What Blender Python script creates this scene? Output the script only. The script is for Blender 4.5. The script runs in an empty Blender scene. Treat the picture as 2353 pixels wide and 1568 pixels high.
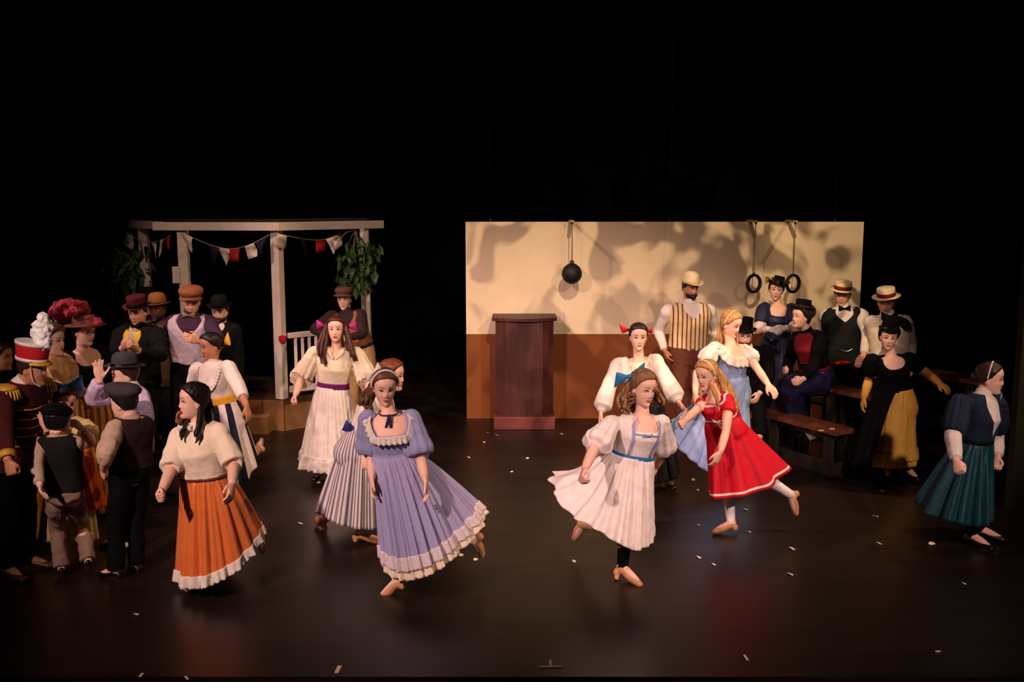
import bpy, math, random
import numpy as np
from math import sin, cos, pi, radians as R
random.seed(7)
RNG = np.random.default_rng(11)
SC = bpy.context.scene
COL = SC.collection

# ------------------------------------------------------------------ camera
F_PX, IW, IH = 2300.0, 2353.0, 1568.0
CAM = np.array([0.0, 0.0, 2.68])
PITCH = R(8.24)
FWD = np.array([0, cos(PITCH), -sin(PITCH)]); UPV = np.array([0, sin(PITCH), cos(PITCH)])
cam_d = bpy.data.cameras.new('camera'); cam = bpy.data.objects.new('camera', cam_d); COL.objects.link(cam)
cam_d.sensor_width = 36.0; cam_d.lens = 36.0 * F_PX / IW; cam_d.clip_end = 100
cam.location = CAM; cam.rotation_euler = (pi / 2 - PITCH, 0, 0)
SC.camera = cam

# ------------------------------------------------------------------ world, lights, exposure
w = bpy.data.worlds.new('world'); SC.world = w; w.use_nodes = True
w.node_tree.nodes['Background'].inputs[0].default_value = (0.5, 0.4, 0.6, 1)
w.node_tree.nodes['Background'].inputs[1].default_value = 0.004
SC.view_settings.view_transform = 'Standard'; SC.view_settings.look = 'None'
SC.view_settings.exposure = 0.0; SC.view_settings.gamma = 1.0
SC.view_settings.use_curve_mapping = False

def spot(name, loc, tgt, power, col, angle, blend=0.5, radius=0.12, gobo=None):
    d = bpy.data.lights.new(name, 'SPOT'); o = bpy.data.objects.new(name, d); COL.objects.link(o)
    d.energy = power; d.color = col; d.spot_size = R(angle); d.spot_blend = blend; d.shadow_soft_size = radius
    o.location = loc
    v = np.array(tgt, float) - np.array(loc, float)
    import mathutils
    o.rotation_euler = mathutils.Vector(v).to_track_quat('-Z', 'Y').to_euler()
    if gobo:
        # a stage gobo: a leaf breakup slide in the lantern
        d.use_nodes = True; nt = d.node_tree; n = nt.nodes; em = n['Emission']
        tc = n.new('ShaderNodeTexCoord'); sp = n.new('ShaderNodeSeparateXYZ')
        nt.links.new(tc.outputs['Normal'], sp.inputs[0])
        dx = n.new('ShaderNodeMath'); dx.operation = 'DIVIDE'; dy = n.new('ShaderNodeMath'); dy.operation = 'DIVIDE'
        nt.links.new(sp.outputs[0], dx.inputs[0]); nt.links.new(sp.outputs[2], dx.inputs[1])
        nt.links.new(sp.outputs[1], dy.inputs[0]); nt.links.new(sp.outputs[2], dy.inputs[1])
        cb = n.new('ShaderNodeCombineXYZ'); nt.links.new(dx.outputs[0], cb.inputs[0]); nt.links.new(dy.outputs[0], cb.inputs[1])
        cb.inputs[2].default_value = gobo.get('seed', 0.0)
        nz = n.new('ShaderNodeTexNoise'); nz.inputs['Scale'].default_value = gobo['scale']; nz.inputs['Detail'].default_value = 1.6
        nz.inputs['Roughness'].default_value = 0.45; nz.inputs['Distortion'].default_value = 0.9
        nt.links.new(cb.outputs[0], nz.inputs['Vector'])
        rp = n.new('ShaderNodeValToRGB'); rp.color_ramp.elements[0].position = gobo['lo']; rp.color_ramp.elements[1].position = gobo['hi']
        lo = gobo.get('min', 0.1); rp.color_ramp.elements[0].color = (lo, lo, lo, 1); rp.color_ramp.elements[1].color = (1, 1, 1, 1)
        nt.links.new(nz.outputs['Fac'], rp.inputs[0]); nt.links.new(rp.outputs[0], em.inputs['Strength'])
    return o

def onz_(px, py):
    d = FWD + np.array([1.0, 0, 0]) * ((px - IW / 2) / F_PX) - UPV * ((py - IH / 2) / F_PX); return CAM + d * (-CAM[2] / d[2])
AMBER = (1.0, 0.64, 0.37); WARM = (1.0, 0.67, 0.60); PINK = (1.0, 0.60, 0.56)
# overhead side lanterns (their bracket shadows fall on the flat), front-of-house lanterns, gobo lantern, side booms
spot('lantern_over_right', (6.7, 7.3, 8.5), (0.6, 10.0, 0.6), 2500, AMBER, 48, 0.7, 0.07)
spot('lantern_over_left', (-6.2, 7.0, 8.5), (-0.4, 10.0, 0.6), 1700, PINK, 48, 0.7, 0.14)
spot('lantern_front_left', (-4.4, -0.8, 6.3), (-0.95, 8.1, 0.7), 3600, WARM, 32, 0.7, 0.18)
spot('lantern_front_right', (4.6, -0.8, 6.3), (1.5, 8.0, 0.7), 2900, WARM, 32, 0.7, 0.18)
spot('lantern_gobo', (1.2, 3.2, 6.9), (1.7, 12.2, 1.2), 2700, (1.0, 0.71, 0.45), 36, 0.3, 0.015, dict(scale=19.0, lo=0.455, hi=0.54, min=0.15))
spot('gazebo_fill', (-2.4, 3.0, 6.2), (-2.7, 11.4, 1.45), 900, (1.0, 0.66, 0.56), 27, 0.7, 0.12)  # added fill, not a known lantern: lifts the gazebo posts and beams
spot('lantern_red', (2.6, 3.5, 7.0), tuple(onz_(1668, 1335)), 1300, (1.0, 0.10, 0.07), 9, 1.0, 0.1)
spot('boom_left', (-7.5, 6.0, 3.6), (-3.5, 8.9, 1.3), 560, (1.0, 0.64, 0.64), 36, 0.8, 0.15)
spot('boom_right', (7.6, 6.3, 3.4), (3.6, 9.4, 1.0), 460, (1.0, 0.72, 0.28), 36, 0.8, 0.12)

# ------------------------------------------------------------------ projection helpers (photo pixel -> place on the stage)
def ray(px, py):
    u, v = px - IW / 2, py - IH / 2
    return FWD + np.array([1.0, 0, 0]) * (u / F_PX) - UPV * (v / F_PX)
def onz(px, py, z=0.0):
    d = ray(px, py); return CAM + d * ((z - CAM[2]) / d[2])
def aty(px, py, Y):
    d = ray(px, py); return CAM + d * (Y / d[1])
def atdist(px, py, S, L, sgn):
    d = ray(px, py); o = CAM - S; a = d @ d; b = 2 * (o @ d); c = o @ o - L * L
    D = b * b - 4 * a * c
    k = -b / (2 * a) if D < 0 else (-b + sgn * math.sqrt(D)) / (2 * a)
    return CAM + d * k
def nrm(v):
    v = np.asarray(v, float); n = np.linalg.norm(v); return v / n if n > 1e-9 else v

# ------------------------------------------------------------------ materials
def lin(c):
    return tuple((x / 255 / 12.92 if x / 255 <= 0.04045 else ((x / 255 + 0.055) / 1.055) ** 2.4) for x in c) + (1.0,)
MATS = {}
def mat(name, c, rough=0.8, var=0.12, bump=0.25, scale=14, c2=None, spec=0.25, sheen=0.0, stretch=None, metal=0.0, trans=0.0, pat=None):
    if name in MATS: return MATS[name]
    m = bpy.data.materials.new(name); m.use_nodes = True; nt = m.node_tree; n = nt.nodes; b = n['Principled BSDF']
    b.inputs['Roughness'].default_value = rough; b.inputs['Specular IOR Level'].default_value = spec; b.inputs['Metallic'].default_value = metal
    if sheen: b.inputs['Sheen Weight'].default_value = sheen
    tc = n.new('ShaderNodeTexCoord'); mp = n.new('ShaderNodeMapping'); nt.links.new(tc.outputs['Object'], mp.inputs[0])
    if stretch: mp.inputs['Scale'].default_value = stretch
    nz = n.new('ShaderNodeTexNoise'); nz.inputs['Scale'].default_value = scale; nz.inputs['Detail'].default_value = 4
    nt.links.new(mp.outputs[0], nz.inputs['Vector'])
    mx = n.new('ShaderNodeMix'); mx.data_type = 'RGBA'
    a = lin(c); d = lin(c2) if c2 else tuple(max(0, x * (1 - 2 * var)) for x in a[:3]) + (1,)
    mx.inputs[6].default_value = a; mx.inputs[7].default_value = d
    rp = n.new('ShaderNodeMapRange'); rp.inputs[1].default_value = 0.35; rp.inputs[2].default_value = 0.68
    nt.links.new(nz.outputs['Fac'], rp.inputs[0]); nt.links.new(rp.outputs[0], mx.inputs[0])
    out = mx.outputs[2]
    if pat:
        kind, freq, c3, duty = pat[:4]
        sp = n.new('ShaderNodeSeparateXYZ')
        if kind == 'uv':
            uv = n.new('ShaderNodeUVMap'); nt.links.new(uv.outputs[0], sp.inputs[0]); src = sp.outputs[0]
        elif kind == 'v':
            uv = n.new('ShaderNodeUVMap'); nt.links.new(uv.outputs[0], sp.inputs[0]); src = sp.outputs[1]
        else:
            nt.links.new(tc.outputs['Object'], sp.inputs[0]); src = sp.outputs['xyz'.index(kind)]
        if kind in 'v' or kind == 'z':
            gt = n.new('ShaderNodeMath'); gt.operation = 'LESS_THAN'; gt.inputs[1].default_value = freq; nt.links.new(src, gt.inputs[0]); fac = gt.outputs[0]
            if len(pat) > 4:
                g2 = n.new('ShaderNodeMath'); g2.operation = 'GREATER_THAN'; g2.inputs[1].default_value = pat[4]; nt.links.new(src, g2.inputs[0])
                g3 = n.new('ShaderNodeMath'); g3.operation = 'MULTIPLY'; nt.links.new(fac, g3.inputs[0]); nt.links.new(g2.outputs[0], g3.inputs[1]); fac = g3.outputs[0]
        else:
            mu = n.new('ShaderNodeMath'); mu.operation = 'MULTIPLY'; mu.inputs[1].default_value = freq; nt.links.new(src, mu.inputs[0])
            ad = n.new('ShaderNodeMath'); ad.operation = 'ADD'; ad.inputs[1].default_value = pat[4] if len(pat) > 4 else 0; nt.links.new(mu.outputs[0], ad.inputs[0])
            fr = n.new('ShaderNodeMath'); fr.operation = 'FRACT'; nt.links.new(ad.outputs[0], fr.inputs[0])
            lt = n.new('ShaderNodeMath'); lt.operation = 'LESS_THAN'; lt.inputs[1].default_value = duty; nt.links.new(fr.outputs[0], lt.inputs[0]); fac = lt.outputs[0]
        m2 = n.new('ShaderNodeMix'); m2.data_type = 'RGBA'; nt.links.new(fac, m2.inputs[0]); nt.links.new(out, m2.inputs[6]); m2.inputs[7].default_value = lin(c3)
        out = m2.outputs[2]
    nt.links.new(out, b.inputs['Base Color'])
    if bump:
        bp = n.new('ShaderNodeBump'); bp.inputs['Strength'].default_value = bump; bp.inputs['Distance'].default_value = 0.02
        nt.links.new(nz.outputs['Fac'], bp.inputs['Height']); nt.links.new(bp.outputs[0], b.inputs['Normal'])
    MATS[name] = m; return m

# ------------------------------------------------------------------ mesh helpers
class MB:
    def __init__(s): s.v = []; s.f = []; s.n = 0; s.uv = None; s.mi = []
    def add(s, v, f, mi=0):
        s.v.append(np.asarray(v, float)); s.f += [tuple(i + s.n for i in q) for q in f]; s.mi += [mi] * len(f); s.n += len(v); return s
    def box(s, c, d, rot=0, mi=0):
        x, y, z = (q / 2 for q in d); v = np.array([[i * x, j * y, k * z] for i in (-1, 1) for j in (-1, 1) for k in (-1, 1)])
        if rot: ca, sa = cos(rot), sin(rot); v = v @ np.array([[ca, sa, 0], [-sa, ca, 0], [0, 0, 1]])
        return s.add(v + np.asarray(c), [(0, 1, 3, 2), (4, 6, 7, 5), (0, 4, 5, 1), (2, 3, 7, 6), (0, 2, 6, 4), (1, 5, 7, 3)], mi)
    def bar(s, a, b, wd, ht, mi=0):
        a, b = np.asarray(a, float), np.asarray(b, float); d = nrm(b - a)
        up = np.array([0, 0, 1.0]) if abs(d[2]) < 0.9 else np.array([0, 1.0, 0]); sd = nrm(np.cross(d, up)); u2 = np.cross(sd, d)
        v = [p + sd * i * wd / 2 + u2 * j * ht / 2 for p in (a, b) for i in (-1, 1) for j in (-1, 1)]
        return s.add(v, [(0, 1, 3, 2), (4, 6, 7, 5), (0, 4, 5, 1), (2, 3, 7, 6), (0, 2, 6, 4), (1, 5, 7, 3)], mi)
    def grid(s, P, wrap=True, cap=True, mi=0):
        # P: rows x cols x 3
        r, c = P.shape[:2]; v = P.reshape(-1, 3); f = []
        cc = c if wrap else c - 1
        for i in range(r - 1):
            for j in range(cc):
                k = (j + 1) % c
                f.append((i * c + j, i * c + k, (i + 1) * c + k, (i + 1) * c + j))
        if cap and wrap:
            v = np.vstack([v, P[0].mean(0), P[-1].mean(0)]); a = r * c
            for j in range(c):
                k = (j + 1) % c; f.append((a, k, j)); f.append((a + 1, (r - 1) * c + j, (r - 1) * c + k))
        return s.add(v, f, mi)
    def tube(s, pts, rad, n=12, sub=5, flat=None, mi=0, rip=None):
        pts = np.asarray(pts, float); rad = np.asarray(rad, float)
        if sub > 1 and len(pts) > 2: pts, rad = crom(pts, rad, sub)
        m = len(pts); T = np.gradient(pts, axis=0); T /= np.linalg.norm(T, axis=1)[:, None] + 1e-12
        ref = np.array([0, 0, 1.0]) if flat is None else np.asarray(flat[0], float)
        if flat is None and abs(T[0] @ ref) > 0.9: ref = np.array([1.0, 0, 0])
        N = ref - T[0] * (ref @ T[0]); N = nrm(N); rows = []; fr = 1.0 if flat is None else flat[1]
        a = np.linspace(0, 2 * pi, n, endpoint=False)
        for i in range(m):
            if flat is not None: N = nrm(ref - T[i] * (ref @ T[i]))
            else: N = nrm(N - T[i] * (N @ T[i]))
            B = np.cross(T[i], N)
            q = 1.0 if rip is None else (1 + rip[0] * (np.cos(rip[1] * a + rip[2] + 1.5 * np.sin(2 * a)) + .5 * np.cos((rip[1] + 4) * a + i * .15)))[:, None]
            rows.append(pts[i] + rad[i] * q * (np.cos(a)[:, None] * N * fr + np.sin(a)[:, None] * B))
        return s.grid(np.array(rows), mi=mi)
    def ell(s, c, r, fr=None, nu=16, nv=10, mi=0):
        th = np.linspace(0.08, pi - 0.08, nv); a = np.linspace(0, 2 * pi, nu, endpoint=False)
        P = np.stack([np.sin(th)[:, None] * np.cos(a), np.sin(th)[:, None] * np.sin(a), np.cos(th)[:, None] * np.ones_like(a)], -1) * np.asarray(r)
        P = P[::-1]
        if fr is not None: P = P @ np.asarray(fr)
        return s.grid(P + np.asarray(c), mi=mi)
    def lathe(s, prof, c=(0, 0, 0), fr=None, n=40, sx=1, sy=1, mi=0, wob=None):
        a = np.linspace(0, 2 * pi, n, endpoint=False); rows = []
        for r, z in prof:
            q = np.stack([r * np.cos(a) * sx, r * np.sin(a) * sy, z + 0 * a], -1)
            if wob is not None: q[:, 2] += wob(r, a)
            rows.append(q)
        P = np.array(rows)
        if fr is not None: P = P @ np.asarray(fr)
        return s.grid(P + np.asarray(c), mi=mi)

def crom(p, r, sub):
    q = np.vstack([2 * p[0] - p[1], p, 2 * p[-1] - p[-2]]); rr = np.concatenate([[r[0]], r, [r[-1]]]); op, orr = [], []
    for i in range(1, len(q) - 2):
        for k in range(sub):
            t = k / sub; a, b, c, d = q[i - 1], q[i], q[i + 1], q[i + 2]
            op.append(0.5 * (2 * b + (c - a) * t + (2 * a - 5 * b + 4 * c - d) * t * t + (3 * b - a - 3 * c + d) * t ** 3))
            tt = t * t * (3 - 2 * t); orr.append(rr[i] * (1 - tt) + rr[i + 1] * tt)
    op.append(p[-1]); orr.append(r[-1]); return np.array(op), np.array(orr)

TEX = {}
def clouds(sc):
    if sc not in TEX:
        t = bpy.data.textures.new('folds', 'CLOUDS'); t.noise_scale = sc; t.noise_depth = 1; TEX[sc] = t
    return TEX[sc]

def obj(name, mb, m, parent=None, base=(0, 0, 0), vox=None, disp=None, solid=None, smooth=True, bevel=None, uv=None, adapt=0.0, sm=0):
    me = bpy.data.meshes.new(name); v = np.vstack(mb.v) - np.asarray(base, float)
    me.from_pydata(v.tolist(), [], mb.f)
    ms = m if isinstance(m, (list, tuple)) else [m]
    for q in ms: me.materials.append(q)
    if len(ms) > 1: me.polygons.foreach_set('material_index', mb.mi)
    if smooth: me.polygons.foreach_set('use_smooth', [True] * len(me.polygons))
    if uv is not None:
        l = me.uv_layers.new(name='UVMap'); li = np.zeros(len(me.loops), int); me.loops.foreach_get('vertex_index', li)
        uvv = uv[li].copy()
        # seam: faces that wrap round take u = 1 on their far side
        ls = np.zeros(len(me.polygons), int); me.polygons.foreach_get('loop_start', ls); lt = np.zeros(len(me.polygons), int); me.polygons.foreach_get('loop_total', lt)
        for s0, t0 in zip(ls, lt):
            us = uvv[s0:s0 + t0, 0]
            if us.max() - us.min() > 0.5: uvv[s0:s0 + t0, 0] = np.where(us < 0.5, us + 1, us)
        l.data.foreach_set('uv', uvv.ravel())
    o = bpy.data.objects.new(name, me); COL.objects.link(o)
    if vox:
        d = o.modifiers.new('remesh', 'REMESH'); d.mode = 'VOXEL'; d.voxel_size = vox; d.adaptivity = adapt; d.use_smooth_shade = True
    if sm:
        d = o.modifiers.new('soft', 'SMOOTH'); d.factor = 0.5; d.iterations = sm
    if disp:
        d = o.modifiers.new('folds', 'DISPLACE'); d.texture = clouds(disp[0]); d.strength = disp[1]; d.mid_level = 0.5; d.texture_coords = 'LOCAL'
    if solid:
        d = o.modifiers.new('thick', 'SOLIDIFY'); d.thickness = solid; d.offset = 0
    if bevel:
        d = o.modifiers.new('edge', 'BEVEL'); d.width = bevel; d.segments = 2; d.limit_method = 'ANGLE'
    if parent is not None: o.parent = parent
    return o
def empty(name, loc, label, cat, group=None):
    o = bpy.data.objects.new(name, None); COL.objects.link(o); o.location = loc; o.empty_display_size = 0.1
    o['label'] = label; o['category'] = cat
    if group: o['group'] = group
    return o
def tag(o, label, cat, group=None, loc=None):
    o['label'] = label; o['category'] = cat
    if group: o['group'] = group
    if loc is not None: o.location = loc
    return o

# ------------------------------------------------------------------ the setting
def struct(name, mb, m, **k):
    o = obj(name, mb, m, smooth=False, **k); o['kind'] = 'structure'; return o
FRONT_Y = onz(1176, 1556)[1]
m_floor = mat('stage_paint', (30, 19, 15), rough=0.37, scale=2.2, c2=(19, 13, 11), bump=0.05, stretch=(0.5, 2.6, 1), spec=0.5)
b = MB(); b.box((0, (FRONT_Y + 16.5) / 2, -0.3), (18, 16.5 - FRONT_Y, 0.6)); struct('floor', b, m_floor)
m_black = mat('black_velvet', (6, 6, 7), rough=0.95, var=0.3, scale=3, bump=0, spec=0.05)
# back curtain with folds
a = np.linspace(-9, 9, 400); yy = 15.6 + 0.10 * np.sin(a * 9) + 0.05 * np.sin(a * 23 + 1)
P = np.array([[[x, y, z] for x, y in zip(a, yy)] for z in (0, 9)]); b = MB(); b.grid(P, wrap=False, cap=False)
o = obj('wall_back', b, m_black); o['kind'] = 'structure'
for sgn, nm in ((1, 'wall_right'), (-1, 'wall_left')):
    m_side = mat('masking_paint', (44, 40, 40), rough=0.9, scale=3, bump=0)
    q = onz(2322, 1172); b = MB(); b.box((sgn * (q[0] + 0.75 + (0 if sgn > 0 else 0.9)), q[1] + 0.06, 4.0), (1.5, 0.1, 8.0)); struct(nm, b, m_side)

# scenery flat: four sheets of painted board, cream over brown
WY = onz(1176, 962)[1]
wl, wr = aty(1071, 740, WY)[0], aty(1974, 740, WY)[0]; wtop = aty(1176, 510, WY)[2]; wsp = aty(1176, 768, WY)[2]
m_cream = mat('flat_paint', (218, 198, 164), rough=0.9, var=0.05, bump=0.08, scale=3, pat=('z', wsp, (122, 68, 34), 0))
e = empty('scenery_flat', ((wl + wr) / 2, WY, 0), 'long painted stage flat, cream above and brown below, behind the lectern', 'stage flat')
WB = np.array([(wl + wr) / 2, WY, 0])
pw = (wr - wl) / 4
for i in range(4):
    b = MB(); b.box((wl + pw * (i + 0.5), WY + 0.012, wtop / 2), (pw - 0.0015, 0.024, wtop)); obj('panel', b, m_cream, e, WB, smooth=False)
m_wood = mat('raw_timber', (176, 140, 96), rough=0.7, scale=20, stretch=(1, 1, 8))
b = MB(); b.box(((wl + wr) / 2, WY + 0.06, wtop - 0.04), (wr - wl, 0.07, 0.075)); obj('top_batten', b, m_wood, e, WB, smooth=False)
for i in range(5):
    b = MB(); b.box((wl + 0.04 + (wr - wl - 0.08) * i / 4, WY + 0.06, wtop / 2 - 0.04), (0.07, 0.07, wtop - 0.08)); obj('stile', b, m_wood, e, WB, smooth=False)
# brackets on the flat with their hanging props
m_rope = mat('hemp_rope', (120, 104, 74), rough=0.9); m_rub = mat('black_rubber', (26, 24, 25), rough=0.55, bump=0.1, scale=30)
def hang(px, cy, kind, lab):
    fy = WY - 0.32; c = aty(px, cy, fy); tp = wtop - 0.01
    br = empty('wall_bracket', (c[0], WY, wtop), 'timber arm atop the flat over the ' + lab[0], 'bracket')
    bs = np.array([c[0], WY, wtop]); dx = 0.0
    b = MB(); b.bar((c[0] + dx, WY + 0.06, wtop + 0.012), (c[0], fy - 0.03, wtop + 0.012), 0.045, 0.024); arm = obj('arm', b, m_wood, br, bs, smooth=False, bevel=0.004)
    b = MB(); b.lathe([(0.0, -0.02), (0.012, -0.02), (0.012, 0.005), (0.0, 0.005)], (c[0], fy, wtop), n=12); obj('eye_bolt', b, m_rub, br, bs)
    if kind == 'ring':
        e = empty('hanging_ring', c, lab[1], 'ring'); b = MB(); a = np.linspace(0, 2 * pi, 49)[:-1]; yw = R(30)
        rows = []
        for t in a:
            d = np.array([cos(t) * cos(yw), cos(t) * sin(yw), sin(t)]); tw = np.array([-sin(yw), cos(yw), 0])
            q = np.linspace(0, 2 * pi, 12, endpoint=False); rows.append(d * 0.098 + 0.017 * (np.cos(q)[:, None] * d + np.sin(q)[:, None] * tw * 1.5))
        rows.append(rows[0]); b.grid(np.array(rows), cap=False); obj('hoop', b, m_rub, e)
        b = MB(); b.tube([(0, 0, 0.105), (0, 0, tp - c[2])], [0.005, 0.005], 8); obj('rope', b, m_rope, e)
        b = MB(); b.ell((0, 0, 0.118), (0.012, 0.012, 0.016)); obj('knot', b, m_rope, e)
    else:
        e = empty('hanging_ball', c, lab[1], 'ball'); b = MB(); b.lathe([(0.004, 0.155), (0.022, 0.15), (0.028, 0.138), (0.02, 0.128), (0.026, 0.119), (0.06, 0.104), (0.095, 0.073), (0.118, 0.02), (0.12, -0.02), (0.1, -0.07), (0.065, -0.103), (0.03, -0.118), (0.004, -0.122)]); obj('bag', b, m_rub, e, sm=1)
        b = MB(); b.tube([(0, 0, 0.15), (0, 0, tp - c[2])], [0.006, 0.006], 8); obj('rope', b, m_rope, e)
        b = MB(); b.lathe([(0.0, 0.128), (0.027, 0.128), (0.027, 0.136), (0, 0.136)], n=16); obj('tie', b, m_rope, e)
hang(1314, 629, 'ball', ('black ball', 'round black ball tied on a rope in front of the cream flat'))
hang(1732, 652, 'ring', ('ring beside the feathered hat', 'dark hoop on a rope, hanging clear of the feathered hat on its left'))
hang(1822, 652, 'ring', ('ring behind the feathered hat', 'dark hoop on a rope, half hidden behind the feathered hat'))
# flying lines of the flat
m_wire = mat('steel_wire', (30, 30, 32), rough=0.7, bump=0)
for px, lb in ((1127, 'thin steel line rising from the left end of the flat'), (1539, 'thin steel line rising from the middle of the flat'), (1918, 'thin steel line rising from the right end of the flat')):
    c = aty(px, 508, WY + 0.05); b = MB(); b.tube([(0, 0, 0), (0, 0, 4.6)], [0.002, 0.002], 6); b.lathe([(0.0, -0.01), (0.014, -0.01), (0.014, 0.03), (0, 0.03)], n=10)
    tag(obj('flying_line', b, m_wire), lb, 'cable', 'lines that hold up the flat', c)

# lectern
LY = onz(1205, 988)[1]; lc = aty(1205, 988, LY); lc[1] += 0.26; lc[2] = 0
m_lec = mat('lectern_stain', (76, 37, 30), rough=0.5, scale=6, stretch=(3, 3, 0.5), c2=(58, 28, 24), bump=0.06, spec=0.35)
m_lec2 = mat('lectern_base_stain', (118, 58, 52), rough=0.5, scale=6, bump=0.06, spec=0.35)
e = empty('lectern', lc, 'tall dark brown wooden lectern with a flared top in front of the flat', 'lectern')
def slab(mb, poly, z0, z1, z1b=None):
    n = len(poly); v = [(x, y, z0) for x, y in poly] + [(x, y, z1 if z1b is None else z1 + (z1b - z1) * max(0, y + 0.2) / 0.45) for x, y in poly]
    mb.add(v, [tuple(range(n))[::-1], tuple(range(n, 2 * n))] + [(i, (i + 1) % n, n + (i + 1) % n, n + i) for i in range(n)]); return mb
body = [(-0.335, -0.13), (-0.21, -0.205), (0.0, -0.215), (0.21, -0.205), (0.335, -0.13), (0.335, 0.24), (-0.335, 0.24)]
for i in range(4):
    p, q = body[i], body[i + 1]; b = MB(); slab(b, [p, q, (q[0] * 0.97, q[1] + 0.02), (p[0] * 0.97, p[1] + 0.02)], 0.14, 1.27); obj('front_panel', b, m_lec, e, smooth=False)
for s_ in (-1, 1):
    b = MB(); b.box((s_ * 0.325, 0.055, 0.705), (0.02, 0.37, 1.13)); obj('side_panel', b, m_lec, e, smooth=False)
b = MB(); slab(b, [(-0.355, -0.255), (0.355, -0.255), (0.355, 0.25), (-0.355, 0.25)], 0, 0.145); obj('plinth', b, m_lec2, e, smooth=False, bevel=0.006)
k = 1.11; tp = [(-0.375, -0.13)] + [(0.375 * t, -0.13 - 0.13 * (1 - t * t)) for t in np.linspace(-0.8, 0.8, 9)] + [(0.375, -0.13), (0.375, 0.26), (-0.375, 0.26)]
b = MB(); slab(b, tp, 1.255, 1.295); obj('top_board', b, m_lec, e, smooth=False, bevel=0.005)
b = MB(); b.box((0, 0.05, 0.8), (0.6, 0.3, 0.02)); obj('shelf', b, m_lec, e, smooth=False)

# ------------------------------------------------------------------ gazebo
m_white = mat('white_gloss_paint', (228, 214, 196), rough=0.6, var=0.05, bump=0.08, scale=10)
m_deck = mat('deck_boards', (78, 52, 38), rough=0.75, scale=5, bump=0.1); m_fas = mat('plywood_fascia', (150, 108, 66), rough=0.75, scale=4, bump=0.06)
DH = 0.375
C = onz(655, 990); CB = C.copy(); side = 1.16
gy = R(-5)
def gp(x, y): return np.array([C[0] + x * cos(gy) - y * sin(gy), C[1] + x * sin(gy) + y * cos(gy), 0])
k = side * 0.7071
gA, gB, gC, gD = gp(-side - k * 1.0, k * 0.95), gp(-side, 0), gp(0, 0), gp(k * 1.02, k * 1.02)
gA2, gD2 = gp(-side - k, k + 0.55), gp(k, k + 0.55)
GB = gp(-side / 2, 0.5)
e = gz = empty('gazebo', GB, 'white painted half gazebo with flat beams, posts and a raised deck', 'gazebo')
def gobj(n, b, m, par=None, **kw): return obj(n, b, m, par or gz, GB, smooth=False, **kw)
b = MB(); slab(b, [p[:2] for p in (gA, gB, gC, gD, gD2, gA2)], DH - 0.03, DH); gobj('deck', b, m_deck)
for p, q in ((gA, gB), (gC, gD), (gD, gD2), (gA2, gA)):
    d = nrm(q - p); b = MB(); b.bar(p + d * 0.005 + [0, 0, (DH - 0.07) / 2], q - d * 0.005 + [0, 0, (DH - 0.07) / 2], 0.024, DH - 0.07); gobj('fascia_panel', b, m_fas)
    b = MB(); b.bar(p + [0, 0, DH - 0.05], q + [0, 0, DH - 0.05], 0.03, 0.036); gobj('deck_trim', b, m_deck)
d = nrm(gC - gB); L = np.linalg.norm(gC - gB)
for t0, t1 in ((0, 0.42), (0.42, 0.78), (0.78, 1.0)):
    p, q = gB + d * L * t0, gB + d * L * t1; b = MB(); b.bar(p + d * 0.003 + [0, 0, DH / 2 - 0.01], q - d * 0.003 + [0, 0, DH / 2 - 0.01], 0.024, DH - 0.02); gobj('fascia_panel', b, m_fas)
HB = 2.30; inw = gp(-side / 2, 0.6)
for p in (gA, gB, gC, gD):
    c = p + nrm(inw - p) * 0.05; z0 = DH if p is not gC else 0.37
    b = MB(); b.box((c[0], c[1], (HB + z0) / 2), (0.105, 0.105, HB - z0), R(-22) if p is gC else 0); gobj('post', b, m_white, bevel=0.004)
out = 0.10
for p, q, o0, o1 in ((gA, gB, 0.16, -0.33), (gB, gC, 0.27, 0.03), (gC, gD, 0.03, 0.17)):
    d = nrm(q - p); nn = np.array([d[1], -d[0], 0]) * 0.05
    b = MB(); b.bar(p - d * o0 + nn + [0, 0, HB + 0.044], q + d * o1 + nn + [0, 0, HB + 0.044], 0.04, 0.092); gobj('beam', b, m_white, bevel=0.003)
m_roof = mat('roof_felt', (54, 48, 44), rough=0.9)
b = MB(); slab(b, [p[:2] for p in (gp(-side - k + 0.05, k), gp(-side + 0.05, 0.08), gp(-0.35, 0.08), gp(-0.35, k + 0.5), gp(-side - k + 0.05, k + 0.5))], HB + 0.092, HB + 0.110); gobj('roof_board', b, m_roof)
b = MB(); slab(b, [p[:2] for p in (gp(-0.31, 0.08), gp(0, 0.08), gp(k, k), gp(k, k + 0.5), gp(-0.31, k + 0.5))], HB + 0.092, HB + 0.110); gobj('roof_board', b, m_roof)
# railing between the right posts
d = nrm(gD - gC); L = np.linalg.norm(gD - gC)
b = MB(); b.bar(gC + d * 0.08 + [0, 0, 1.10], gD - d * 0.05 + [0, 0, 1.10], 0.06, 0.06); rl = gobj('railing', b, m_white, bevel=0.004)
b = MB(); b.bar(gC + d * 0.08 + [0, 0, 0.475], gD - d * 0.05 + [0, 0, 0.475], 0.045, 0.07); obj('bottom_rail', b, m_white, rl, GB, smooth=False)
for i in range(11):
    p = gC + d * (0.17 + i * (L - 0.26) / 10.5); b = MB(); b.bar(p + [0, 0, 0.50], p + [0, 0, 1.08], 0.034, 0.034); obj('baluster', b, m_white, rl, GB, smooth=False)
m_red = mat('red_cloth', (168, 26, 40), rough=0.8); 
c = gC + np.array([0.03, -0.1, 1.085]); b = MB(); b.lathe([(0.01, 0.04), (0.042, 0.03), (0.046, -0.01), (0.03, -0.05), (0.006, -0.06)], c, n=14, sy=0.4); gobj('rosette', b, m_red)
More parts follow.
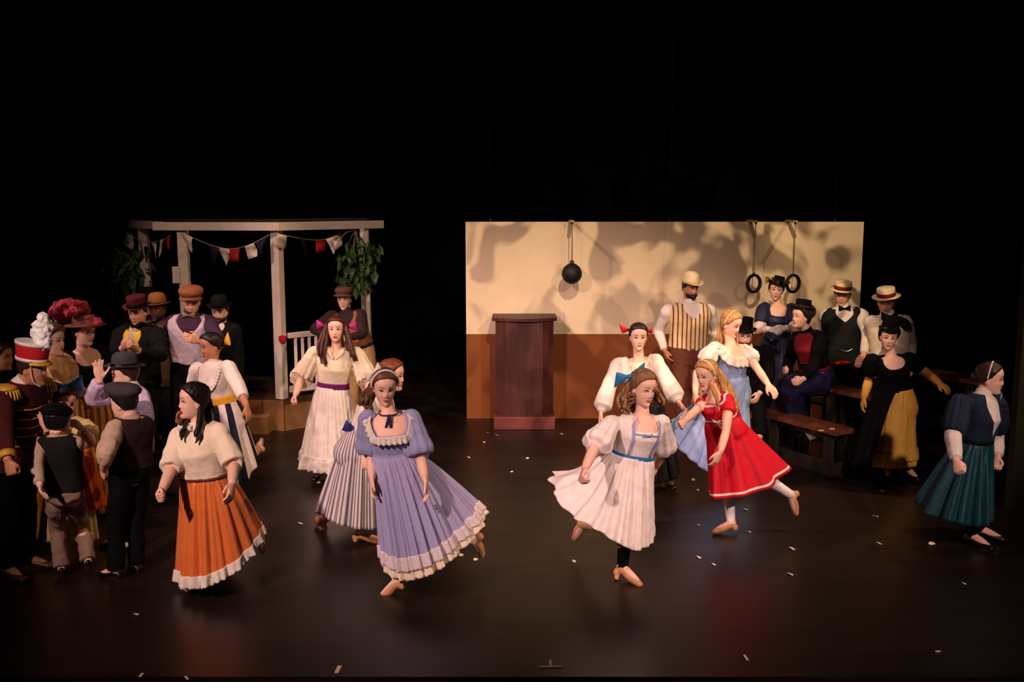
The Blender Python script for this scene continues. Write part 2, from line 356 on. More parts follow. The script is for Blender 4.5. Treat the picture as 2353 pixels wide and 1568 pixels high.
# step box
p0, p1 = onz(560, 998), onz(617, 998); b0 = np.array([(p0[0] + p1[0]) / 2 - 0.2, p1[1] + 0.14, 0])
e = empty('step_box', b0, 'low tan plywood step box in front of the gazebo deck', 'step')
hw = p1[0] - b0[0]
b = MB(); b.box((0, 0, 0.185), (hw * 2, 0.28, 0.02)); obj('tread', b, m_fas, e, smooth=False)
b = MB(); b.box((0, -0.13, 0.0875), (hw * 2, 0.018, 0.175)); obj('riser', b, m_fas, e, smooth=False)
for s_ in (-1, 1):
    b = MB(); b.box((s_ * (hw - 0.009), 0.01, 0.0875), (0.018, 0.262, 0.175)); obj('side_board', b, m_fas, e, smooth=False)

# bunting: cords with flags
m_fw = mat('flag_cream', (232, 218, 196), rough=0.9, bump=0.1); m_fr = mat('flag_red', (176, 38, 40), rough=0.9, bump=0.1); m_fn = mat('flag_navy', (30, 30, 52), rough=0.9, bump=0.1); m_cord = mat('cord', (190, 178, 150), rough=0.9)
def bunting(lab, pts, flags):
    e = empty('bunting', pts[0], lab, 'bunting', 'strings of little flags on the gazebo'); P, _ = crom(np.array(pts), np.ones(len(pts)), 10)
    b = MB(); b.tube(P, np.full(len(P), 0.004), 6, sub=1); obj('cord', b, m_cord, e, pts[0])
    for t, kind, m, tilt in flags:
        i = t * (len(P) - 1); j = min(int(i), len(P) - 2); p = P[j] + (P[j + 1] - P[j]) * (i - j); d = nrm(P[j + 1] - P[j])
        dn = nrm(np.array([tilt, 0, -1.0])); w_ = 0.062 if kind == 'r' else 0.075; h_ = 0.15 if kind == 'r' else 0.2
        rows = []
        for r_ in np.linspace(0, 1, 5):
            ww = w_ * (1 if kind == 'r' else max(0.03, 1 - r_)); bl = np.array([0, -0.02 * sin(r_ * 5 + t * 20), 0])
            rows.append([p + dn * h_ * r_ + d * ww * s_ + bl * (1 + s_) for s_ in (-1, 0, 1)])
        b = MB(); b.grid(np.array(rows), wrap=False, cap=False); obj('flag', b, m, e, pts[0], solid=0.003)
def gq(p, z): q = p.copy(); q[2] = z; return q
fr = np.array([0, -0.10, 0])
yB, yC, yD = gB[1] - 0.08, gC[1] - 0.08, gD[1] - 0.1
bunting('string of flags sagging between the left and middle posts of the gazebo', [aty(425, 538, yB), aty(480, 562, yB), aty(530, 572, yB - 0.02), aty(575, 562, yC), aty(618, 540, yC)],
        [(0.02, 't', m_fw, 0.2), (0.30, 't', m_fn, 0), (0.42, 't', m_fw, 0.12), (0.54, 'r', m_fr, 0), (0.74, 'r', m_fw, 0.25), (0.90, 't', m_fn, -0.1)])
bunting('string of flags sagging between the middle and right posts of the gazebo', [aty(640, 538, yC), aty(680, 546, yC + 0.15), aty(725, 552, (yC + yD) / 2 + 0.1), aty(765, 545, yD - 0.15), aty(790, 528, yD - 0.05)],
        [(0.06, 'r', m_fw, -0.3), (0.36, 't', m_fn, 0), (0.57, 'r', m_fr, 0), (0.73, 't', m_fw, 0.1), (0.82, 'r', m_fw, 0.2)])
bunting('string of flags hanging under the left end beam of the gazebo', [aty(290, 535, gA[1] - 0.1), aty(330, 556, gA[1] - 0.25), aty(370, 552, gB[1] + 0.2), aty(392, 540, gB[1])],
        [(0.08, 'r', m_fw, -0.2), (0.30, 't', m_fw, 0.1), (0.5, 't', m_fw, 0.2), (0.68, 't', m_fw, -0.2), (0.85, 'r', m_fr, 0.1)])
b = MB(); b.box(aty(405, 632, gB[1] - 0.06), (0.085, 0.01, 0.19)); o = obj('pinned_flag', b, m_fw, smooth=False); tag(o, 'cream cloth flag pinned flat on the left gazebo post', 'flag')
b = MB(); b.box(aty(338, 634, gA[1] - 0.05), (0.075, 0.01, 0.12)); o = obj('pinned_flag', b, m_fw, smooth=False); tag(o, 'cream cloth flag hanging among the leaves of the left vine', 'flag')
# vines: leaves on bent stems
m_leaf = mat('leaf_green', (70, 104, 48), rough=0.5, spec=0.4, scale=9, c2=(34, 62, 30), bump=0.05); m_stem = mat('bark_grey', (150, 136, 120), rough=0.85, scale=25)
lm = bpy.data.meshes.new('leaf'); lv = [(0, 0, 0), (0.022, 0.03, 0.006), (0.026, 0.06, 0.008), (0.016, 0.09, 0.002), (0, 0.118, -0.012), (-0.016, 0.09, 0.002), (-0.026, 0.06, 0.008), (-0.022, 0.03, 0.006), (0, 0.03, 0), (0, 0.06, 0), (0, 0.09, -0.004)]
lm.from_pydata(lv, [], [(0, 1, 8), (1, 2, 9, 8), (2, 3, 10, 9), (3, 4, 10), (4, 5, 10), (5, 6, 9, 10), (6, 7, 8, 9), (7, 0, 8)]); lm.materials.append(m_leaf)
def vine(lab, root, top, cloud, n, seed):
    rg = random.Random(seed); e = empty('leafy_vine', root, lab, 'vine', None); base = np.array(root)
    P = [np.array(root) + (np.array(top) - np.array(root)) * t + np.array([0.03 * sin(9 * t), -0.02 * cos(7 * t), 0]) for t in np.linspace(0, 1, 8)]
    b = MB(); b.tube(P, np.linspace(0.03, 0.016, 8), 8); obj('stem', b, m_stem, e, base)
    for k in range(9):
        c = cloud[rg.randrange(len(cloud))]; p = P[rg.randrange(3, 8)]; b = MB(); q = np.array(c[:3]) + np.array([rg.uniform(-1, 1) * c[3], rg.uniform(-1, 1) * 0.15, rg.uniform(-1, 1) * c[4]])
        b.tube([p, (p + q) / 2 + [0, 0, 0.06], q], [0.007, 0.005, 0.003], 6); obj('twig', b, m_stem, e, base)
    for i in range(n):
        c = cloud[rg.randrange(len(cloud))]
        while True:
            x, y, z = (rg.uniform(-1, 1) for _ in range(3))
            if x * x + y * y + z * z < 1: break
        o = bpy.data.objects.new('leaf', lm); COL.objects.link(o); o.parent = e
        o.location = np.array(c[:3]) + np.array([x * c[3], y * 0.22, z * c[4]]) - base
        sc = rg.uniform(0.85, 1.5); o.scale = (sc, sc, sc); o.rotation_euler = (rg.uniform(-1.9, -0.5), rg.uniform(-0.9, 0.9), rg.uniform(0, 6.28))
def cl(px, py, Y, rx, rz): q = aty(px, py, Y); return (q[0], q[1], q[2], rx, rz)
vy = gD[1] - 0.12
q = gD + np.array([0.12, -0.10, 0]); vine('bushy green vine climbing the right gazebo post above the flat cap', (q[0], q[1], 0), aty(815, 530, vy), [cl(800, 590, vy, 0.18, 0.22), cl(825, 625, vy, 0.2, 0.2), cl(835, 565, vy, 0.22, 0.14), cl(795, 640, vy, 0.15, 0.14), cl(850, 610, vy, 0.13, 0.24), cl(812, 600, vy, 0.22, 0.26)], 210, 3)
vy = gA[1] - 0.05
q = gA + np.array([-0.03, -0.14, 0]); vine('shadowed dark vine at the left end of the gazebo behind the hats', (q[0], q[1], 0), aty(300, 535, vy), [cl(300, 590, vy, 0.2, 0.25), cl(275, 630, vy, 0.22, 0.2), cl(325, 600, vy, 0.15, 0.25), cl(270, 580, vy, 0.16, 0.12)], 120, 5)

# ------------------------------------------------------------------ bleachers
m_seat = mat('bench_stain', (104, 56, 32), rough=0.5, scale=5, stretch=(2, 2, 2), c2=(78, 40, 26), bump=0.08, spec=0.4); m_frame = mat('bench_frame_paint', (38, 28, 24), rough=0.7, scale=6)
end = onz(1925, 993, 0.45); dl = nrm(onz(1752, 948, 0.45) - end); dn = np.array([-dl[1], dl[0], 0]); 
if dn[0] < 0: dn = -dn
E0 = np.array([end[0], end[1], 0]); BL = 1.2
e = bl = empty('bleachers', E0, 'three tier dark wooden bleachers turned towards the middle of the stage', 'bleachers')
def bobj(n, b, m): return obj(n, b, m, bl, E0, smooth=False, bevel=0.003)
tiers = ((0.45, 0.12, 0.30), (0.72, 0.66, 0.26), (0.96, 1.16, 0.26))
for h, off, wd in tiers:
    c0 = E0 + dn * off; ext = 0.0 if h < 0.9 else 0.75; BL = 1.65 if h < 0.5 else 1.2
    b = MB(); b.bar(c0 - dl * ext + [0, 0, h - 0.02], c0 + dl * BL + [0, 0, h - 0.02], wd, 0.04); bobj('seat_board', b, m_seat)
    for t in ((0.12, 0.85, 1.55) if h < 0.5 else (0.12, 0.62, 1.12) if h < 0.9 else (-0.62, 0.12, 0.62, 1.12)):
        for s_ in (-1, 1):
            p = c0 + dl * t + dn * s_ * (wd / 2 - 0.05); b = MB(); b.box((p[0], p[1], (h - 0.04) / 2), (0.05, 0.10, h - 0.04), math.atan2(dl[1], dl[0]) + pi / 2); bobj('leg', b, m_frame)
for h, off in ((0.22, 0.42), (0.47, 0.92)):
    b = MB(); c0 = E0 + dn * off; b.bar(c0 + [0, 0, h - 0.015], c0 + dl * BL + [0, 0, h - 0.015], 0.22, 0.03); bobj('footboard', b, m_frame)
BL = 1.65; c0 = E0 + dn * (-0.03); b = MB(); b.bar(c0 + [0, 0, 0.075], c0 + dl * BL + [0, 0, 0.075], 0.03, 0.14); bobj('kick_rail', b, m_frame)
b = MB(); b.bar(c0 + [0, 0, 0.075], E0 + dn * 1.3 + [0, 0, 0.075], 0.03, 0.14); bobj('end_rail', b, m_frame)
BL = 1.2; b = MB(); b.bar(E0 + dn * 1.3 + [0, 0, 0.075], E0 + dn * 1.3 + dl * BL + [0, 0, 0.075], 0.03, 0.14); bobj('back_rail', b, m_frame)
m_tape = mat('white_tape', (232, 206, 170), rough=0.6, bump=0, var=0.03)
for px, py, lb in ((1887, 990, 'left of two tape pieces on the edge of the lowest bench'), (1912, 986, 'right of two tape pieces on the edge of the lowest bench')):
    q = onz(px, py, 0.45); b = MB(); b.box((0, 0, 0.002), (0.05, 0.03, 0.003)); tag(obj('tape_piece', b, m_tape, smooth=False), lb, 'tape', 'tape marks', q)
q = onz(1897, 1075, 0.06); b = MB(); b.box((0, -0.02, 0), (0.018, 0.003, 0.07)); tag(obj('tape_piece', b, m_tape, smooth=False), 'upright tape piece on the bottom corner of the bleachers', 'tape', 'tape marks', q - np.array([0, 0.01, 0]))

# ------------------------------------------------------------------ floor marks and scraps
def strip(pts, wd, lab):
    p, q = onz(*pts[0]), onz(*pts[1]); c = (p + q) / 2; b = MB(); b.bar(p - c + [0, 0, 0.003], q - c + [0, 0, 0.003], wd, 0.003); return obj('tape_strip', b, m_tape, smooth=False), c, lab
for pts, wd, lb in ((((781, 1532), (773, 1548)), 0.025, 'short tape strip on the stage edge left of the T mark'), (((1710, 1507), (1718, 1519)), 0.016, 'short slanted tape strip on the stage edge right of the T mark'),
                    (((328, 1549), (321, 1557)), 0.016, 'small tape strip near the lower left corner of the stage'), (((426, 1556), (432, 1563)), 0.012, 'tiny tape strip on the stage edge, second from the left'), (((2149, 1499), (2160, 1498)), 0.012, 'tiny tape strip on the dark right end of the stage')):
    o, c, l = strip(pts, wd, lb); tag(o, l, 'tape', 'tape marks', c)
p = onz(1265, 1533); e = empty('tape_mark', p, 'T shaped tape mark at the middle of the stage edge', 'tape', 'tape marks')
a_, b_, c_, d_ = onz(1240, 1534), onz(1291, 1533), onz(1264, 1519), onz(1266, 1533)
b = MB(); b.bar(a_ - p + [0, 0, 0.003], b_ - p + [0, 0, 0.003], 0.018, 0.003); obj('strip', b, m_tape, e, smooth=False)
b = MB(); b.bar(c_ - p + [0, 0, 0.004], d_ - p + [0, 0, 0.004], 0.018, 0.003); obj('strip', b, m_tape, e, smooth=False)
m_scrap = mat('scrap_paper', (236, 222, 190), rough=0.8, bump=0, var=0.05)
for i, (px, py, where) in enumerate([(1290, 998, 'just right of the lectern plinth'), (1120, 995, 'at the left front corner of the lectern'), (1140, 1001, 'under the left half of the lectern front'), (1113, 1017, "a step in front of the lectern's left side"), (1212, 1054, 'a pace in front of the middle of the lectern'), (1077, 1052, 'on the bare floor left of the lectern, behind the lavender dress'), (690, 1204, "left of the striped skirt's raised boot"), (732, 1110, 'under the hem of the purple sashed dress'), (313, 1413, 'alone at the lower left, in front of the boys'), (1093, 1287, "just right of the lavender dancer's raised foot"), (1060, 1277, "under the lavender dress's lace edge"), (1319, 1291, "left of the white dress dancer's planted boot"), (1606, 1282, 'right of the white dress, the upper of two close ones'), (1640, 1298, 'brightest one right of the white dress, lower of two close ones'), (1605, 1207, "left of the red dress girl's planted shoe"), (1591, 1104, "beside the red dress's left edge, higher of two"), (1604, 1127, "beside the red dress's left edge, lower of two"), (1713, 1172, "just under the red dress's white hem"), (1722, 1223, "right of the red dress girl's planted shoe"), (1816, 1321, 'alone in the open floor right of the white dress'), (1820, 1262, "below the red dress girl's kicked back shoe"), (2215, 1342, 'nearest the lower right corner, below the teal skirt'), (2141, 1251, 'under the left hem of the teal skirt'), (2011, 1188, 'in front of the black and yellow skirt'), (893, 1320, "tucked at the lavender dancer's planted foot"), (2026, 1129, "close below the yellow skirt's hem"), (350, 1056, "beside the lilac shirted boy's back"), (2020, 1250, 'between the teal skirt and the bleachers corner, far forward'), (1176, 1085, 'alone in the middle of the stage, before the lectern')]):
    rg = random.Random(i); q = onz(px, py); s_ = rg.uniform(0.45, 0.85); yw = rg.uniform(0, 3)
    v = np.array([(-0.03, -0.018, 0.001), (0.028, -0.022, 0.004), (0.03, 0.016, 0.012), (0, 0.024, 0.016), (-0.028, 0.018, 0.004), (0, 0, 0.003)]) * s_
    v = v @ np.array([[cos(yw), sin(yw), 0], [-sin(yw), cos(yw), 0], [0, 0, 1]])
    b = MB(); b.add(v, [(0, 1, 5), (1, 2, 5), (2, 3, 5), (3, 4, 5), (4, 0, 5)]); o = obj('paper_scrap', b, m_scrap, smooth=False, solid=0.001); tag(o, 'paper scrap ' + where, 'paper scrap', 'paper scraps strewn on the stage', q)
q = onz(1862, 1003, 0.25); b = MB(); b.add(np.array([(-0.06, -0.01, 0.04), (-0.01, -0.03, -0.04), (0.06, -0.02, -0.01), (0.06, 0.01, 0.05), (0, 0.02, 0.05), (0, -0.04, 0.01)]), [(0, 1, 5), (1, 2, 5), (2, 3, 5), (3, 4, 5), (4, 0, 5)]); tag(obj('crumpled_paper', b, m_scrap, smooth=False, solid=0.002), 'crumpled white paper stuck under the lowest bench', 'paper', None, q)

# ------------------------------------------------------------------ people
HZ = np.array([-.116, -.108, -.094, -.07, -.04, -.01, .02, .05, .078, .098, .110, .1155])
HW = np.array([.013, .032, .0455, .057, .064, .0685, .072, .0735, .066, .048, .025, .004])
HF = np.array([.066, .078, .081, .079, .080, .081, .084, .086, .075, .054, .028, .004])
HK = np.array([-.030, -.005, .018, .045, .068, .084, .096, .100, .091, .068, .036, .004])
def face_y(x, z):
    x = np.asarray(x, float); z = np.asarray(z, float)
    w_, f_ = np.interp(z, HZ, HW), np.interp(z, HZ, HF)
    e_ = np.interp(z, [-.105, -.03], [1.75, 2.3]); y = f_ * np.power(np.clip(1 - (np.abs(x) / w_) ** e_, 0, 1), 1 / e_)
    ax = np.abs(x); g = lambda a, b: np.exp(-(a / b) ** 2)
    nose = np.interp(z, [-.047, -.040, -.033, -.015, .005, .018], [0, .55, 1, .72, .35, 0])
    y = y + .0175 * nose * g(x, .0105 + .005 * np.interp(z, [-.04, -.01], [1, 0]))
    y -= .006 * g(ax - .031, .018) * g(z - .002, .012)
    y += .002 * g(ax - .03, .024) * g(z - .024, .009)
    y += .004 * g(ax - .040, .018) * g(z + .033, .02)
    y += .0045 * g(x, .022) * g(z + .063, .010) - .0035 * g(x, .022) * g(z + .0635, .0025)
    y += .005 * g(x, .018) * g(z + .097, .014)
    y -= .003 * g(x, .02) * g(z + .080, .006)
    return y
def head_grid(infl=None, nz=46, na=56):
    zs = np.concatenate([np.linspace(-.1155, -.09, 7), np.linspace(-.085, .06, 30), np.linspace(.068, .1155, 11)])
    a = np.linspace(0, 2 * pi, na, endpoint=False); rows = []
    for z in zs:
        w_, f_, k_ = np.interp(z, HZ, HW), np.interp(z, HZ, HF), np.interp(z, HZ, HK)
        c, s = np.cos(a), np.sin(a); p = 2 / np.interp(z, [-.105, -.03], [1.75, 2.3])
        x = w_ * np.sign(c) * np.abs(c) ** p
        yb = k_ * np.sign(s) * np.abs(s) ** p
        y = np.where(s > 0.02, face_y(x, z + 0 * x), yb)
        rows.append(np.stack([x, y, z + 0 * x], -1))
    return np.array(rows)
HEAD = head_grid()

TPF = np.array([-.26, -.14, 0, .2, .40, .54, .68, .80, .90, .955, 1.0])
FW_ = np.array([.07, .150, .170, .155, .124, .128, .142, .152, .148, .112, .050])
FF_ = np.array([.06, .095, .108, .100, .092, .108, .130, .108, .082, .066, .050])
FB_ = np.array([.07, .105, .128, .105, .085, .088, .094, .096, .086, .070, .054])
MW_ = np.array([.08, .155, .170, .165, .158, .166, .178, .186, .182, .130, .058])
MF_ = np.array([.06, .095, .110, .112, .112, .116, .120, .114, .090, .072, .055])
MK_ = np.array([.07, .100, .112, .098, .092, .100, .108, .110, .096, .076, .058])

SKIN = {'fair': mat('skin_fair', (240, 190, 166), rough=0.5, var=0.04, bump=0.02, spec=0.35), 'mid': mat('skin_mid', (222, 164, 134), rough=0.5, var=0.05, bump=0.02, spec=0.35),
        'tan': mat('skin_tan', (190, 130, 98), rough=0.5, var=0.05, bump=0.02, spec=0.35), 'dark': mat('skin_dark', (96, 60, 44), rough=0.5, var=0.05, bump=0.02)}
M_EYE = mat('eye_white', (226, 214, 204), rough=0.3, bump=0, var=0); M_IRIS = mat('iris_dark', (34, 24, 20), rough=0.2, bump=0, var=0); M_LASH = mat('lash', (24, 16, 14), rough=0.8, bump=0, var=0)
M_LIP = mat('lip_red', (188, 92, 84), rough=0.45, bump=0, var=0.05); M_LIPM = mat('lip_pale', (170, 96, 80), rough=0.55, bump=0, var=0.05); M_MOUTH = mat('mouth_dark', (58, 18, 16), rough=0.6, bump=0, var=0)
def hairmat(n, c): return mat('hair_' + n, c, rough=0.42, var=0.3, bump=0.35, scale=70, stretch=(1, 1, 0.07), spec=0.4)
HAIR = {'black': hairmat('black', (26, 20, 20)), 'dark': hairmat('dark_brown', (58, 34, 26)), 'brown': hairmat('brown', (104, 66, 42)), 'auburn': hairmat('auburn', (132, 60, 34)), 'ash': hairmat('light_brown', (150, 108, 72)), 'chestnut': hairmat('chestnut', (84, 38, 28)), 'blonde': hairmat('blonde', (214, 158, 92)), 'grey': hairmat('grey', (120, 112, 104))}

def sst(a, b, x): t = np.clip((x - a) / (b - a), 0, 1); return t * t * (3 - 2 * t)
# necklines: how high a garment reaches at angle d (degrees) from the front
def closed(h=1.0): return lambda d: np.full_like(d, h)
def vee(depth, wd, h=0.99): return lambda d: h - depth * np.clip(1 - d / wd, 0, 1)
def square(depth, wd, h=0.97): return lambda d: h - depth * (1 - sst(wd, wd + 22, d))
def scoop(depth, wd, h=0.98): return lambda d: h - depth * np.exp(-(d / wd) ** 4)

class Person:
    def __init__(s, label, foot=None, Y=None, H=1.65, sex='F', yaw=0, hip=None, neck=None, head=None, hy=None, hp=0, hr=0, sh=None, L=None, R_=None,
                 legs=None, skin='fair', vox=0.0075, fat=1.0, hs=None, lips=None, eyes=True, mouth=0.0, ground=0.0, brow='dark', wide=1.0, group='people on the stage', nolegs=False):
        s.H, s.sex, s.yaw = H, sex, R(yaw); s.k = H / (1.66 if sex == 'F' else 1.76); s.fat = fat; s.vox = vox
        if foot: s.base = onz(*foot, ground)
        else:
            q = aty(hip[0], hip[1], Y); s.base = np.array([q[0], Y, ground])
        s.Y = s.base[1]
        s.left = np.array([cos(s.yaw), sin(s.yaw), 0]); s.fw = np.array([sin(s.yaw), -cos(s.yaw), 0])
        s.hip, s.neck = s.P(*hip), s.P(*neck); s.head = s.P(*head)
        s.hs = (hs or (1.0 if sex == 'M' else 0.96)) * 1.06
        s.e = empty('person', s.base, label, 'person', group)
        up = nrm(s.neck - s.hip); s.up = up; s.tl = np.linalg.norm(s.neck - s.hip)
        shw = (0.165 if sex == 'F' else 0.195) * s.k * wide
        lf = nrm(s.left - up * (s.left @ up)); 
        s.S = {}
        for sd, sg in (('L', 1), ('R', -1)):
            p = s.neck + lf * sg * shw - up * 0.055 * s.k
            if sh is not None:
                q = sh[0:2] if sg > 0 else sh[2:4]; p = aty(q[0], q[1], p[1])
            s.S[sd] = p
        # tilt the left axis towards the shoulders that the pose gives
        s.leftS = nrm(nrm(s.S['L'] - s.S['R']) + lf); s.leftH = lf
        s.mp = (TPF, FW_, FF_, FB_) if sex == 'F' else (TPF, MW_, MF_, MK_)
        # head frame
        y_ = R(hy if hy is not None else yaw); p_, r_ = R(hp), R(hr)
        f = np.array([sin(y_) * cos(p_), -cos(y_) * cos(p_), -sin(p_)]); l = np.array([cos(y_), sin(y_), 0]); u = nrm(np.cross(f, l))
        l2 = l * cos(r_) - u * sin(r_); u2 = u * cos(r_) + l * sin(r_); s.HFr = np.array([l2, f, u2])
        # limbs
        s.arm = {}; s.hand = {}
        ua, fa = 0.176 * H, 0.150 * H
        for sd, a in (('L', L), ('R', R_)):
            sg = 1 if sd == 'L' else -1; S_ = s.S[sd]
            if a is None:
                E = S_ + np.array([0, 0, -ua]) + lf * sg * 0.05 * s.k; W = E + nrm(np.array([0, 0, -1.0]) + s.fw * 0.2) * fa; a = {}
            else:
                E = atdist(a['e'][0], a['e'][1], S_, ua, a['e'][2] if len(a['e']) > 2 else -1)
                W = atdist(a['w'][0], a['w'][1], E, fa, a['w'][2] if len(a['w']) > 2 else -1)
            s.arm[sd] = [S_, E, W]
            d = nrm(W - E)
            if 'hd' in a: d = nrm(atdist(a['hd'][0], a['hd'][1], W, 0.10 * H / 1.66 + 0.02, a['hd'][2] if len(a['hd']) > 2 else -1) - W)
            n = a.get('n'); n = nrm(n) if n is not None else -lf * sg
            n = nrm(n - d * (n @ d)); s.hand[sd] = (a.get('p', 'relax'), d, n, W)
        s.leg = {}
        for sd in 'LR':
            sg = 1 if sd == 'L' else -1; hj = s.hip + lf * sg * 0.088 * s.k - up * 0.05 * s.k; g = (legs or {}).get(sd)
            if g is None:
                A = np.array([s.base[0], s.base[1], ground + 0.085 * s.k]) + s.left * sg * 0.10 * s.k; K = (hj + A) / 2 + s.fw * 0.03; T = A + nrm(s.fw + s.left * sg * 0.25) * 0.15 - [0, 0, 0.05]
            else:
                K = atdist(g['k'][0], g['k'][1], hj, 0.245 * H, g['k'][2] if len(g['k']) > 2 else -1); A = atdist(g['a'][0], g['a'][1], K, 0.235 * H, g['a'][2] if len(g['a']) > 2 else 1)
                T = atdist(g['t'][0], g['t'][1], A, 0.115 * H, g['t'][2] if len(g['t']) > 2 else -1)
                if g.get('flat'):   # a planted foot: bring the ankle on to the floor
                    A = onz(g['a'][0], g['a'][1], ground + 0.085 * s.k); K = atdist(g['k'][0], g['k'][1], A, 0.235 * H, g['k'][2] if len(g['k']) > 2 else -1); T = onz(g['t'][0], g['t'][1], ground + 0.02); T = A + nrm(T - A) * 0.115 * H
            s.leg[sd] = (hj, K, A, T)
        s.build_body(SKIN[skin], nolegs)
        s.face(lips, eyes, mouth, brow, skin)
    def P(s, px, py, dy=0.0): return aty(px, py, s.Y + dy)
    def o(s, name, mb, m, par=None, **k): return obj(name, mb, m, par or s.e, s.base, **k)
    def hl(s, v): return s.head + (np.asarray(v, float) * s.hs) @ s.HFr
    def torso(s, t, ph, infl=0.0):
        t = np.asarray(t, float); ph = np.asarray(ph, float); T, W_, F_, K_ = s.mp; k = s.k * s.fat
        w_, f_, b_ = (np.interp(t, T, q) * k + infl for q in (W_, F_, K_)); p = 2 / 2.35; c, sn = np.cos(ph), np.sin(ph)
        tt = np.clip(t, 0, 1)[..., None]; la = s.leftH * (1 - tt) + s.leftS * tt; la = la / np.linalg.norm(la, axis=-1)[..., None]
        fw = np.cross(np.broadcast_to(s.up, la.shape), la) * -1; fw = fw / np.linalg.norm(fw, axis=-1)[..., None]
        sgn = np.sign((fw @ s.fw)); fw = fw * sgn[..., None]
        cen = s.hip + (s.neck - s.hip) * t[..., None]
        x = w_ * np.sign(c) * np.abs(c) ** p; y = np.where(sn > 0, f_, b_) * np.sign(sn) * np.abs(sn) ** p
        return cen + la * x[..., None] + fw * y[..., None] + s.up * (infl * 0.9 * sst(0.82, 1.0, t))[..., None]
    def loft(s, mb, t0, t1, infl, nt=22, na=48):
        ph = np.linspace(0, 2 * pi, na, endpoint=False); d = np.abs((np.degrees(ph) - 90 + 180) % 360 - 180)
        a = t0(d) if callable(t0) else np.full(na, t0); b = t1(d) if callable(t1) else np.full(na, t1)
        q = np.linspace(0, 1, nt)[:, None]; t = a * (1 - q) + b * q; mb.grid(s.torso(t, np.broadcast_to(ph, t.shape), infl)); return mb
    def handmesh(s, b, sd):
        pose, d, n, W = s.hand[sd]; z = s.k * (1.0 if s.H > 1.5 else 1.08) * (1.06 if s.sex == 'M' else 1.0); th = np.cross(d, n) * (1 if sd == 'R' else -1)
        P0 = lambda u, v, w: W + (d * u + th * v + n * w) * z
        rows = []; a = np.linspace(0, 2 * pi, 14, endpoint=False)
        for u, hw_, ht in ((-.03, .024, .020), (0, .026, .018), (.03, .036, .016), (.06, .041, .015), (.088, .040, .012), (.094, .034, .007)):
            rows.append(P0(u, 0, 0) + np.cos(a)[:, None] * th * hw_ * z + np.sin(a)[:, None] * n * ht * z)
        b.grid(np.array(rows))
        bend = {'relax': (22, 26, 16), 'fist': (72, 92, 55), 'open': (3, 5, 4), 'grip': (50, 60, 35)}[pose]; spread = {'open': 7, 'relax': 3}.get(pose, 0)
        for i, (v, ln, rr) in enumerate(((.029, .072, .0086), (.010, .080, .0090), (-.010, .074, .0086), (-.028, .058, .0078))):
            p = P0(.082, v, 0); ang = R(bend[0] + (i - 1.5) * (5 if pose == 'relax' else 0)); sp = R(spread * (1.5 - i)); pts = [P0(.06, v * .95, 0), p]; acc = 0
            for sg, bd in zip((.46, .30, .24), (ang, R(bend[1]), R(bend[2]))):
                acc += bd; dr = d * cos(acc) + n * sin(acc); dr = dr * cos(sp) + th * sin(sp); p = p + dr * ln * sg * z; pts.append(p)
            b.tube(pts, [rr * z, rr * z, rr * .96 * z, rr * .9 * z, rr * .72 * z], 8, sub=3)
        t0 = P0(.018, .026, .004)
        if pose in ('fist', 'grip'): pts = [t0, P0(.045, .044, .016), P0(.068, .036, .034), P0(.078, .014, .040)]
        elif pose == 'open': pts = [t0, P0(.045, .052, .006), P0(.07, .072, .008), P0(.092, .084, .008)]
        else: pts = [t0, P0(.045, .046, .010), P0(.072, .054, .018), P0(.096, .052, .026)]
        b.tube(pts, [.013 * z, .011 * z, .0095 * z, .0075 * z], 8, sub=3)
    def build_body(s, m, nolegs):
        b = MB(); k = s.k; f = s.fat; s.loft(b, -.26, 1.0, 0.0)
        nb = s.hl((0, -.025, -.055)); nr = (0.047 if s.sex == 'F' else 0.058) * k ** .5
        b.tube([s.neck - s.up * 0.06, s.neck * .6 + nb * .4, nb + (nb - s.neck) * .3], [nr * 1.35, nr, nr * .98], 16, sub=4)
        b.grid(s.head + (HEAD.reshape(-1, 3) * s.hs @ s.HFr).reshape(HEAD.shape))
        for sg in (-1, 1): b.ell(s.hl((sg * .070, -.012, -.012)), np.array([.008, .018, .031]) * s.hs, s.HFr)
        ar = np.array([.052, .047, .041, .036, .038, .034, .026]) * k * (1.0 if s.sex == 'F' else 1.12) * f ** .5
        for sd in 'LR':
            S_, E, W = s.arm[sd]
            b.tube([S_, S_ * .6 + E * .4, S_ * .25 + E * .75, E, E * .7 + W * .3, E * .35 + W * .65, W], ar, 14, sub=3); s.handmesh(b, sd)
            if not nolegs:
                hj, K, A, T = s.leg[sd]; lr = np.array([.088, .078, .056, .054, .055, .040, .034]) * k * f ** .5
                b.tube([hj, hj * .6 + K * .4, K, K * .85 + A * .15, K * .65 + A * .35, K * .3 + A * .7, A], lr, 14, sub=3)
                b.tube([A * 1.0 - nrm(T - A) * .03, A * .5 + T * .5 , T], [.036 * k, .034 * k, .022 * k], 10, sub=3)
        s.body = s.o('body', b, m, vox=s.vox, adapt=0.001 if s.vox > .006 else 0.0)
